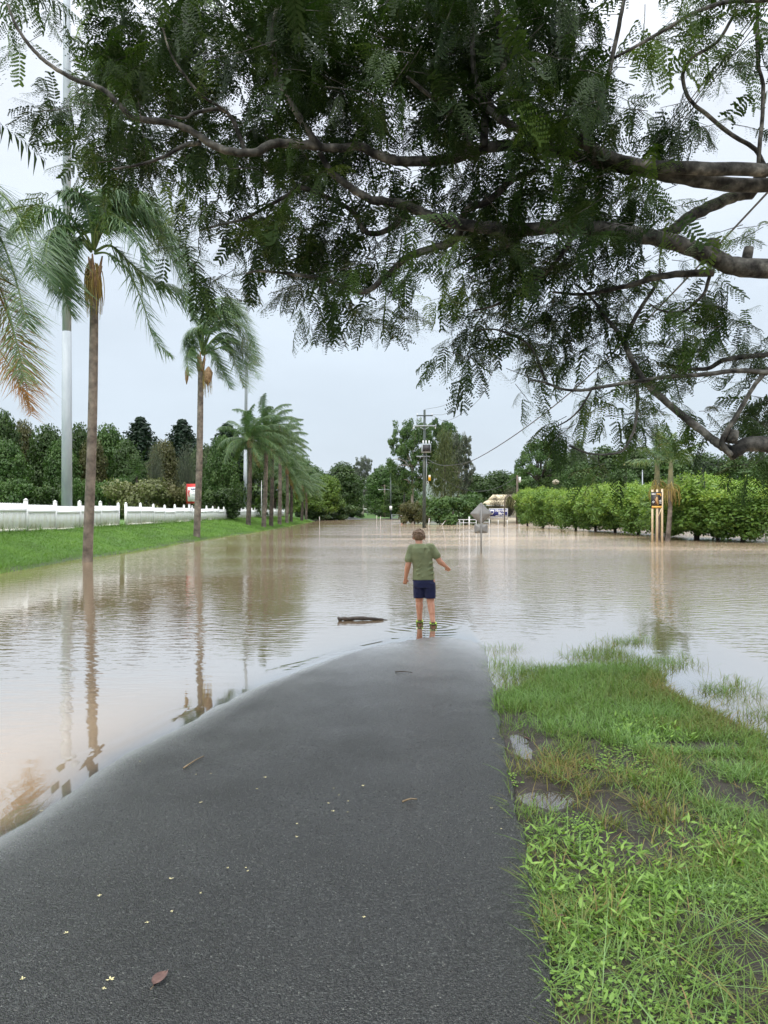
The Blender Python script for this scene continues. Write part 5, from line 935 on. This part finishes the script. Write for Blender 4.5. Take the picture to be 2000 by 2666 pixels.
for a in (('round', 1235, 1236, 90, 150, 'dark', 'dark tree behind the diamond sign, left end of the right wood'), ('round', 1300, 1228, 100, 158, 'dark', 'dark tree behind the cream roof'), ('round', 1362, 1230, 90, 152, 'mid', 'green tree behind the brown power pole'), ('round', 1506, 1150, 48, 150, 'dark', 'dark narrow tree sticking up right of the spreading tree'), ('round', 1482, 1180, 90, 146, 'dark', 'dark tree right under the spreading crown'),
          ('round', 1510, 1206, 90, 128, 'mid', 'leafy green tree in front of the dark narrow one'), ('round', 1575, 1166, 110, 150, 'dark', 'dark tree left of the thin pale pole'), ('round', 1650, 1168, 110, 150, 'dark', 'dark tree behind the thin pale pole'), ('round', 1740, 1176, 120, 150, 'mid', 'tree behind the two grey palms'), ('round', 1830, 1184, 120, 150, 'dark', 'dark tree under the thick dark limb'), ('round', 1915, 1186, 120, 146, 'mid', 'green tree behind the right part of the hedge'), ('round', 1990, 1185, 110, 150, 'dark', 'dark tree at the right edge of the photo'), ('round', 1440, 1222, 100, 138, 'dark', 'low dark tree under the left side of the spreading crown'), ('round', 1620, 1225, 100, 130, 'mid', 'lower tree just above the middle of the hedge'),
          ('round', 1785, 1240, 90, 120, 'dark', 'low dark tree right of the two grey palms')): plant(*a, G4)
plant('umbrella', 1405, 1142, 132, 138, 'mid', 'big spreading tree with a rounded crown and forked trunk', G4, 'spreading_tree')
plant('bare', 1294, 1284, 34, 120, 'brown', 'grey brown leafless bush beside the clubhouse roof', G4, 'bare_tree'); plant('bare', 1330, 1262, 44, 122, 'brown', 'bare brownish bush left of the brown power pole', G4, 'bare_tree')
plant('smallpalm', 1430, 1248, 44, 116, 'dark', 'small palm in front of the wood, left of two', G4, 'wood_palm'); plant('smallpalm', 1452, 1240, 44, 120, 'dark', 'small palm in front of the wood behind the globe lamp', G4, 'wood_palm')
wood(22, 90, 156, 172, 4, 9, 200, 'dark', 'dense dark woodland mass behind the hedge and clubhouse')
G5 = 'row of hedge trees standing in the flood'
HD = ((1374, 1276, 60, 92, 'first hedge tree beside the club sign, smallest and farthest'), (1414, 1274, 78, 81, 'hedge tree second from the club sign, with a dark short trunk'), (1462, 1278, 66, 77, 'hedge tree third from the club sign, a little set back'), (1499, 1279, 84, 70.5, 'hedge tree in the middle of the row, lower than the next'), (1551, 1268, 100, 67, 'hedge tree with a broad pale top right of the middle'), (1602, 1260, 110, 62, 'tall hedge tree left of the thin pale pole'), (1663, 1263, 122, 57, 'hedge tree immediately left of the poster posts'), (1735, 1262, 110, 52, 'hedge tree behind the two grey palms'), (1815, 1238, 175, 47, 'large hedge tree right of the poster, touching the water'), (1935, 1252, 170, 43.6, 'hedge tree at the right edge with a dark trunk in the water'), (1870, 1262, 130, 48, 'hedge tree squeezed between the two largest ones'))
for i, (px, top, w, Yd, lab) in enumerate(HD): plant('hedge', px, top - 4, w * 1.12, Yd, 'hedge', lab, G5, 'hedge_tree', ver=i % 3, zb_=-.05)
# two grey palms and a bent palm among the hedge
def small_palm(px, py, Yd, tx, ty, lab, n=9, dead=True):
    b = P(px, py, Yd); b[2] = -.05; tp = P(tx, ty, Yd); t = thing('palm_tree', lab, 'palm tree', b, 'grey palms beside the poster'); m = MB().tube(smooth_path([b - (0, 0, .3), b + (tp - b) * .5 + (.06, 0, 0), tp], 12), np.linspace(.15, .12, 12), 10); o = m.build('trunk', M['palm_trunk'], t, True); o.data.transform(Matrix.Translation(-Vector(b)))
    m = MB().tube(smooth_path([tp - (0, 0, .05), tp + (0, 0, .3), tp + (.02, 0, 1.3), tp + (.03, 0, 1.7)], 8), [.13, .2, .19, .17, .14, .12, .09, .06], 10); o = m.build('crown_shaft', mat('palm crown shaft', [(.3, (.10, .11, .05)), (.7, (.22, .20, .10))], 3, .6), t, True); o.data.transform(Matrix.Translation(-Vector(b)))
    c = tp + (.03, 0, 1.55)
    for i in range(n): frond(frond_path(c, i * 2.4 + px, R(80 - 75 * i / n), 2.3, .32, .12), .55, .3, t, b, .28, n=30, width=.045)
    if dead: seed_bunch(tp + (0, -.05, .0), t, b, 60, .75, 'seed', 'dead_flower_stalks', .5)
small_palm(1711, 1402, 46, 1711, 1268, 'grey palm directly behind the poster, dry flower broom above it'); small_palm(1737, 1408, 45, 1746, 1275, 'grey palm just right of the poster with a leaning trunk')
b = P(1313, 1371, 89); b[2] = 0; t = thing('drooping_palm', 'thin bent stem with a drooping dry crown in front of the club sign', 'palm tree', b); zq = lambda py: CAMZ - (py - 1333) / 2000 * 89; xq = lambda px: (px - 1313) / 2000 * 89
part(MB().tube(smooth_path([(0, 0, -.3), (.05, 0, zq(1330)), (.05, 0, zq(1305)), (xq(1318), 0, zq(1294)), (xq(1325), 0, zq(1290)), (xq(1331), 0, zq(1294)), (xq(1335), 0, zq(1303))], 16), np.linspace(.075, .05, 16), 7), 'stem', 'pole_brown', t, True)
m = MB(); n = 260; u = rng.random(n); px_ = 1322 + 14 * u; p = np.stack([xq(px_), rng.normal(0, .15, n), zq(1292 + 8 * np.abs(u - .3)) + rng.normal(0, .08, n)], 1); m.leaves(p, np.array((0, 0, -1.)) + rng.normal(0, .25, (n, 3)), rng.normal(0, 1, (n, 3)), rng.uniform(.5, 1.5, n), .06, rng.random(n)); m.build('dry_fronds', M['leaf_olive'], t)
for k, (t0, _, _) in PROTO.items():
    for ch in list(t0.children): bpy.data.objects.remove(ch)
    bpy.data.objects.remove(t0)
# ---------------------------------------------------------------- the boy
rng = np.random.default_rng(5)
M['skin'] = mat('skin', [(.3, (.50, .24, .155)), (.7, (.60, .31, .21))], 14, .5)
M['hair'] = mat('brown hair', [(.3, (.075, .042, .024)), (.7, (.25, .16, .095))], 55, .6, .004, 80, stretch=(1, 1, .3))
def cloth(name, lo, hi):
    return mat(name, [(.3, lo), (.7, hi)], 7, .9, .012, 9, stretch=(1, 1, 1.6))
M['shirt'] = cloth('olive cotton', (.17, .20, .105), (.235, .27, .15)); M['shorts'] = cloth('navy cotton', (.007, .011, .045), (.013, .019, .075))
M['lime'] = mat('lime strap', (.45, .68, .06), 5, .5); M['eye'] = mat('eye', (.6, .6, .58), 5, .2); M['lip'] = mat('lip', (.5, .2, .16), 5, .5)
boy = thing('person', 'boy in olive t-shirt and navy shorts wading ankle deep, seen from behind, arms out', 'person', (BOY[0], BOY[1], -.028))
def cap(mb, a, b, ra, rb, n=7, k=12):
    a, b = np.array(a, float), np.array(b, float); d = b - a; ln = np.linalg.norm(d); d = d / ln
    ps, rs = [], []
    for t in (-1, -.86, -.5): ps.append(a + d * ra * t); rs.append(ra * math.sqrt(max(.0004, 1 - t * t)))
    for t in np.linspace(0, 1, n): ps.append(a + (b - a) * t); rs.append(ra + (rb - ra) * t)
    for t in (.5, .86, 1): ps.append(b + d * rb * t); rs.append(rb * math.sqrt(max(.0004, 1 - t * t)))
    mb.tube(ps, rs, k)
def ellip(mb, c, r, M3=None, n=10, k=16):
    th = np.linspace(0, math.pi, n); m = MB(); m.tube([(0, 0, -math.cos(t)) for t in th], [max(.02, math.sin(t)) for t in th], k); v = np.concatenate(m.v) * np.array(r)
    if M3 is not None: v = v @ np.array(M3).T
    mb.add(v + np.array(c), np.concatenate(m.q), np.concatenate(m.t))
def loft(mb, rings, k=20):
    V = []
    for (c, rx, ry) in rings:
        a = np.arange(k) / k * 6.2832; V.append(np.stack([c[0] + rx * np.sign(np.cos(a)) * np.abs(np.cos(a)) ** .85, c[1] + ry * np.sign(np.sin(a)) * np.abs(np.sin(a)) ** .85, c[2] + 0 * a], 1))
    n = len(rings); q = [(i*k+j, i*k+(j+1) % k, (i+1)*k+(j+1) % k, (i+1)*k+j) for i in range(n - 1) for j in range(k)]
    V = np.concatenate(V + [np.array([rings[0][0]]), np.array([rings[-1][0]])]); t = [(n*k, (j+1) % k, j) for j in range(k)] + [(n*k+1, (n-1)*k+j, (n-1)*k+(j+1) % k) for j in range(k)]; mb.add(V, q, t)
def remeshed(mb, name, m, parent, vox, it):
    o = mb.build(name, m, parent, True); r = o.modifiers.new('r', 'REMESH'); r.mode = 'VOXEL'; r.voxel_size = vox; r.use_smooth_shade = True
    s_ = o.modifiers.new('s', 'SMOOTH'); s_.iterations = it; s_.factor = .5; bpy.context.view_layer.update()
    me = bpy.data.meshes.new_from_object(o.evaluated_get(bpy.context.evaluated_depsgraph_get())); o.modifiers.clear(); old = o.data; o.data = me; bpy.data.meshes.remove(old); me.name = name
    if not me.materials: me.materials.append(m)
    return o
J = dict(neck=(-.092, .02, 1.245), head=(-.095, .085, 1.345), chest=(-.055, -.005, 1.10), waist=(-.03, 0, .90), pel=(-.02, 0, .74), shL=(-.205, 0, 1.185), shR=(.085, -.01, 1.215), elL=(-.262, -.02, .925), wrL=(-.292, .07, .735), elR=(.215, -.02, .985), wrR=(.318, .10, .905),
         hipL=(-.095, .02, .70), hipR=(.060, -.01, .70), knL=(-.088, .085, .395), anL=(-.080, .12, .085), knR=(.078, .02, .395), anR=(.108, -.09, .085))
J = {k: np.array(v) for k, v in J.items()}
bd = MB()
cap(bd, J['neck'] - (0, .02, .06), J['head'] + (0, -.03, -.03), .055, .05)
Rh = Matrix.Rotation(R(-24), 3, 'X')
ellip(bd, J['head'] + (0, .005, .02), (.077, .096, .098), Rh); ellip(bd, J['head'] + (0, .045, -.055), (.052, .05, .048), Rh)      # skull and jaw
F = lambda x, y, z: J['head'] + np.array(Rh @ Vector((x, y, z)))
cap(bd, F(0, .09, .0), F(0, .112, -.026), .009, .012, 3, 8)                                                                       # nose
for s_ in (-1, 1): ellip(bd, F(.078 * s_, -.005, -.012), (.012, .020, .030), Rh)                                                   # ears
loft(bd, [((-.02, 0, .66), .135, .095), ((-.025, 0, .76), .15, .105), ((-.035, 0, .90), .135, .095), ((-.055, 0, 1.08), .145, .10), ((-.07, 0, 1.18), .135, .085), ((-.085, .01, 1.235), .06, .055)])
for s_, up_, el2, wr in ((-1, 'shL', 'elL', 'wrL'), (1, 'shR', 'elR', 'wrR')):
    cap(bd, J[up_], J[el2], .050, .042); cap(bd, J[el2], J[wr], .042, .026); cap(bd, J[el2] + (J[wr] - J[el2]) * .1, J[el2] + (J[wr] - J[el2]) * .45, .043, .038)
    d = unit(J[wr] - J[el2]); d = unit(d + ((0, .1, -.45) if s_ < 0 else (.25, .05, -.55))); side = unit(np.cross(d, (0, 1., .2))); nrm = np.cross(side, d); pc = J[wr] + d * .045
    for q_ in (-.018, -.006, .006, .018): cap(bd, J[wr] + side * q_ * .6, J[wr] + d * .075 + side * q_ * 1.15, .014, .012, 3, 8)    # palm
    inn = nrm if s_ < 0 else nrm
    for i, (q_, ln) in enumerate(((-.024, .052), (-.008, .062), (.008, .058), (.024, .045))):                                         # four curled fingers
        k0 = J[wr] + d * .078 + side * q_; k1 = k0 + unit(d + inn * .45) * ln * .45; k2 = k1 + unit(d * .5 + inn * .9) * ln * .32; k3 = k2 + unit(-d * .1 + inn) * ln * .28
        for a, b, r in ((k0, k1, .0085), (k1, k2, .008), (k2, k3, .0072)): cap(bd, a, b, r, r * .94, 3, 8)
    th0 = J[wr] + d * .025 - side * s_ * .016; th1 = th0 + unit(d * .7 - side * s_ * .8 + inn * .3) * .036; cap(bd, th0, th1, .0115, .010, 3, 8); cap(bd, th1, th1 + unit(d + inn * .5) * .028, .0095, .008, 3, 8)
for h, k_, a_ in (('hipL', 'knL', 'anL'), ('hipR', 'knR', 'anR')):
    cap(bd, J[h], J[k_], .085, .058); cap(bd, J[k_], J[a_], .055, .036); c0 = J[k_] + (J[a_] - J[k_]) * .18 + (0, -.012, 0); c1 = J[k_] + (J[a_] - J[k_]) * .55 + (0, -.01, 0); cap(bd, c0, c1, .056, .046)
    ft = np.array((.0 if h == 'hipL' else .03, .15, -.045)); cap(bd, J[a_] + (0, -.02, -.035), J[a_] + (0, .03, -.045), .032, .034); cap(bd, J[a_] + (0, .0, -.03), J[a_] + ft, .034, .022)
    for q_ in (-.028, -.013, 0, .012, .024): cap(bd, J[a_] + ft + (q_, -.01, 0), J[a_] + ft + (q_ * 1.1, .035 - abs(q_ + .02) * .4, -.006), .011, .009, 3, 7)
remeshed(bd, 'body', M['skin'], boy, .0055, 5)
for s_ in (-1, 1):
    e = MB(); ellip(e, F(.03 * s_, .083, .012), (.014, .010, .009)); e.build('eye', M['eye'], boy, True)
e = MB(); ellip(e, F(0, .096, -.055), (.022, .008, .007)); e.build('mouth', M['lip'], boy, True)
hm = MB(); ellip(hm, F(0, -.012, .035), (.083, .097, .085), Rh); ellip(hm, F(0, -.045, -.005), (.078, .062, .075), Rh); ellip(hm, F(0, .05, .062), (.06, .045, .04), Rh)
for i in range(240):
    a = rng.uniform(0, 6.28); u = rng.uniform(-.35, 1); r = math.sqrt(1 - u * u); d = np.array((r * math.cos(a), r * math.sin(a), u)); 
    if d[1] > .45 and d[2] < .45: continue
    p0 = F(*(d * np.array((.078, .092, .088)) + (0, -.015, .025))); dn = unit(np.array(Rh @ Vector(d)) * .8 + np.array((rng.normal(0, .4), rng.normal(-.2, .3), rng.normal(-.55, .3)))); hm.tube([p0, p0 + dn * .018, p0 + dn * .034 + (0, 0, -.006)], [.009, .007, .002], 5)
remeshed(hm, 'hair', M['hair'], boy, .005, 1)
sh = MB()
loft(sh, [((-.030, -.003, .715), .168, .122), ((-.030, 0, .80), .160, .118), ((-.035, .0, .90), .150, .108), ((-.05, -.002, 1.02), .156, .112), ((-.062, -.005, 1.12), .165, .112), ((-.066, -.004, 1.19), .160, .095), ((-.078, .005, 1.235), .098, .072), ((-.088, .01, 1.255), .066, .062)], 28)
cap(sh, (-.150, 0, 1.185), (-.205, 0, 1.185), .058, .060); cap(sh, (-.205, 0, 1.19), (-.250, -.012, 1.02), .060, .066); cap(sh, (.03, -.005, 1.20), (.085, -.01, 1.205), .058, .060); cap(sh, (.085, -.01, 1.205), (.166, -.015, 1.075), .060, .066)
# folds of the cotton running from the right shoulder down to the left hip, and round the hem
for (a, b, r) in (((.05, -.095, 1.15), (-.10, -.105, .92), .016), ((-.01, -.10, 1.2), (-.09, -.112, 1.0), .014), ((.10, -.085, .98), (-.13, -.10, .86), .017), ((.11, -.09, .90), (-.12, -.108, .80), .017), ((.12, -.085, .82), (-.05, -.118, .765), .015), ((-.17, -.07, 1.06), (-.12, -.095, .90), .015)): cap(sh, a, b, r, r * .8, 6, 8)
so = remeshed(sh, 't_shirt', M['shirt'], boy, .007, 4)
st = MB(); loft(st, [((-.022, .0, .60), .155, .118), ((-.022, .0, .68), .163, .125), ((-.024, 0, .755), .152, .112), ((-.026, 0, .785), .146, .106)], 24)
for sx, h, k_, w in ((-1, 'hipL', 'knL', .090), (1, 'hipR', 'knR', .090)):
    a, b = J[h], J[h] + (J[k_] - J[h]) * .80; loft(st, [((b[0] - .004, b[1], b[2] - .02), w * .93, w * 1.02), (((a[0] + b[0]) / 2, (a[1] + b[1]) / 2, (a[2] + b[2]) / 2), w, w * 1.12), ((a[0], a[1], a[2] - .03), w * .98, w * 1.2)], 20)
cap(st, (-.175, .01, .73), (-.178, .02, .70), .018, .014, 3, 8)
remeshed(st, 'shorts', M['shorts'], boy, .007, 3)
for a_, dx in (('anL', 0.), ('anR', .03)):
    c = J[a_] + (dx * .4, .05, -.085); sl = MB(); sl.prism([(-.04, -.10), (.04, -.10), (.046, .0), (.052, .09), (.03, .15), (-.025, .15), (-.05, .09), (-.042, .0)], 0, .028, plane='xy', org=c - (0, 0, .004)); o = sl.build('sandal', M['black'], boy)
    m = MB(); an = np.linspace(0, 6.2832, 18); m.tube(np.stack([J[a_][0] + .046 * np.cos(an), J[a_][1] - .004 + .052 * np.sin(an), J[a_][2] - .002 + .012 * np.sin(an)], 1), .008, 6); m.tube(smooth_path([c + (-.045, .03, .02), c + (-.02, .05, .075), c + (.02, .05, .075), c + (.045, .03, .02)], 9), .009, 6)
    m.tube([c + (-.043, -.03, .02), J[a_] + (-.046, -.01, .0)], .008, 6); m.tube([c + (.043, -.03, .02), J[a_] + (.046, -.01, .0)], .008, 6); m.build('lime_strap', M['lime'], o)
    m = MB(); m.tube(np.stack([J[a_][0] + .040 * np.cos(an), J[a_][1] - .012 + .050 * np.sin(an), J[a_][2] - .026 + 0 * an], 1), .011, 6); m.box(tuple(J[a_] + (0, -.052, .0)), (.05, .016, .02)); m.tube(smooth_path([c + (-.05, .1, .02), c + (0, .11, .052), c + (.05, .1, .02)], 7), .012, 6); m.build('dark_strap', M['black'], o)
# ---------------------------------------------------------------- driftwood, twigs, fallen leaves and blossom
M['wet_wood'] = mat('wet dark wood', [(.3, (.018, .013, .010)), (.7, (.06, .045, .035))], 12, .45, .01, 40)
M['dead_leaf'] = mat('brown dead leaf', [(.3, (.075, .040, .035)), (.7, (.15, .085, .07))], 30, .55)
M['blossom'] = mat('pale blossom', [(.3, (.55, .48, .22)), (.7, (.75, .70, .42))], 40, .6)
M['straw'] = mat('straw twig', [(.3, (.12, .085, .045)), (.7, (.26, .19, .11))], 30, .7)
a, b = P(882, 1616, 12.0), P(1000, 1612, 12.0); o = thing('driftwood', 'dark wet branch floating in the shallows left of the boy', 'driftwood', (a[0], a[1], 0)); n = 18
p = smooth_path([(0, 0, .012), (.06, -.01, .035), (.16, .01, .026), (.28, .02, .038), (.48, .03, .030), (.62, .05, .016), (.70, .05, .012)], n); m = MB().tube(p, np.interp(np.linspace(0, 1, n), [0, .05, .15, .3, .6, .9, 1], [.03, .042, .028, .033, .03, .02, .015]) * (1 + .12 * np.sin(np.arange(n) * 2.1)), 10); m.build('stem', M['wet_wood'], o, True)
m = MB().tube([(.02, 0, .03), (.0, -.05, .05), (.02, -.08, .03)], [.028, .022, .012], 7); m.build('knot', M['wet_wood'], o, True); m = MB().tube([(.66, .05, .016), (.76, .06, .006)], [.010, .006], 6); m.build('broken_tip', M['wet_wood'], o, True)
def on_road(px, py):
    Yd = 1.63 * 2000 / (py - 1333)
    for _ in range(4): x = (px - 1000) / 2000 * Yd; h = float(h_road(np.array(x), np.array(Yd))); Yd = (CAMZ - h) * 2000 / (py - 1333)
    return np.array(((px - 1000) / 2000 * Yd, Yd, h + .004))
def twig(px0, py0, px1, py1, r, lab, m='straw'):
    a, b = on_road(px0, py0), on_road(px1, py1); pth = smooth_path([(0, 0, r), (b - a) * .5 + (0, .01, r * 1.6), (b - a) + (0, 0, r)], 7); o = MB().tube(pth, np.linspace(r, r * .5, 7), 6).build('twig', M[m], None, True); o.location = tuple(a); return tag(o, lab, 'twig', 'twigs on the asphalt')
twig(478, 2004, 531, 1972, .006, 'straw coloured twig lying slanted on the left half of the asphalt'); twig(1029, 1752, 1074, 1754, .008, 'thin dark stick lying crosswise on the wet asphalt before the boy', 'wet_wood'); twig(1048, 2092, 1086, 2085, .006, 'small curled brown twig in the middle of the asphalt')
pt = on_road(418, 2556); m = MB(); L2 = .082; u = np.linspace(0, 1, 9); V = []
for t_ in u:
    w = .022 * math.sin(math.pi * t_ ** .8) ** .8 + .001; V += [(-w, t_ * L2 - L2/2, .010 + .008 * math.sin(t_ * 3)), (0, t_ * L2 - L2/2, .004 + .006 * math.sin(t_ * 3)), (w, t_ * L2 - L2/2, .011 + .01 * math.sin(t_ * 2.5))]
q = []
for i in range(8): q += [(3*i, 3*i+1, 3*i+4, 3*i+3), (3*i+1, 3*i+2, 3*i+5, 3*i+4)]
m.add(V, q); lf = thing('fallen_leaf', 'single large brown dead leaf on the asphalt near the bottom left', 'leaf', pt, rz=R(-18)); m.build('leaf_blade', M['dead_leaf'], lf, True); MB().tube([(0, -L2/2, .005), (0, -L2/2 - .018, .004)], .0014, 5).build('stalk', M['straw'], lf)
def blossom():
    m = MB()
    for a in (.3, 1.3, 2.5, 4.2): 
        d = np.array((math.cos(a), math.sin(a), .25)); sd = np.array((-math.sin(a), math.cos(a), 0)); m.add([(0, 0, .002), d * .009 + sd * .004, d * .017, d * .009 - sd * .004], [(0, 1, 2, 3)])
    return m
b0 = None; special = {(287, 2554): 'pale blossom nearest the big brown leaf, upper one of a pair', (272, 2577): 'pale blossom nearest the big brown leaf, lower one of a pair', (58, 2551): 'pale blossom close to the bottom left edge'}
for i, (px, py) in enumerate(((287,2554),(272,2577),(58,2551),(382,2405),(448,2376),(172,2432),(523,2328),(446,2290),(593,2262),(641,2262),(645,2270),(259,2335),(772,2181),(774,2147),(906,2088),(882,2072),(869,2054),(690,2026),(669,2056),(549,2016),(510,2018),(523,2091),(867,2114),(856,2093),(946,2048),(364,1984),(108,2113),(1280,2106),(1305,2160),(1285,1925),(1335,2040),(948,2391),(905,2116),(1232,1690))):
    p = on_road(px, py)
    if b0 is None: b0 = blossom().build('fallen_blossom', M['blossom']); o = b0
    else: o = b0.copy(); C.objects.link(o)
    o.location = tuple(p); o.rotation_euler = (0, 0, rng.uniform(0, 6.28)); s_ = rng.uniform(.35, .75) * (1.35 if (px, py) in special else 1); o.scale = (s_,) * 3
    tag(o, special.get((px, py), 'tiny pale yellow blossom scattered on the dark asphalt'), 'blossom', 'fallen blossoms on the asphalt')
for (px, py, lab) in ((1462, 2403, 'rust brown curled leaf at the ragged asphalt edge'), (1371, 1922, 'small orange leaf beside the upper puddle'), (1664, 2255, 'small orange brown leaf on the mud between grass tufts')):
    Yd = 1.65 * 2000 / (py - 1333); x = (px - 1000) / 2000 * Yd; h = float(max(h_verge(np.array(x), np.array(Yd)), 0)) ; c = lf.children[0]; o = c.copy(); C.objects.link(o); o.parent = None; o.name = 'dead_leaf'; o.location = (x, Yd, h + .012); o.scale = (.5, .5, .8); o.rotation_euler = (.3, .2, px); tag(o, lab, 'leaf', 'fallen leaves on the verge')
# ---------------------------------------------------------------- haze
hz = MB().box((0, 1190, 15), (5600, 2600, 130)).build('haze', None); hz.location = (0, 0, 62.0); hz.data.update()
hm_, ht, ho = newmat('haze air'); hv = N(ht, 'ShaderNodeVolumePrincipled'); hv.inputs['Color'].default_value = (.86, .91, .97, 1); hv.inputs['Density'].default_value = .00022; L(ht, hv.outputs[0], ho.inputs['Volume']); hz.data.materials.append(hm_)
tag(hz, kind='stuff'); hz.display_type = 'WIRE'
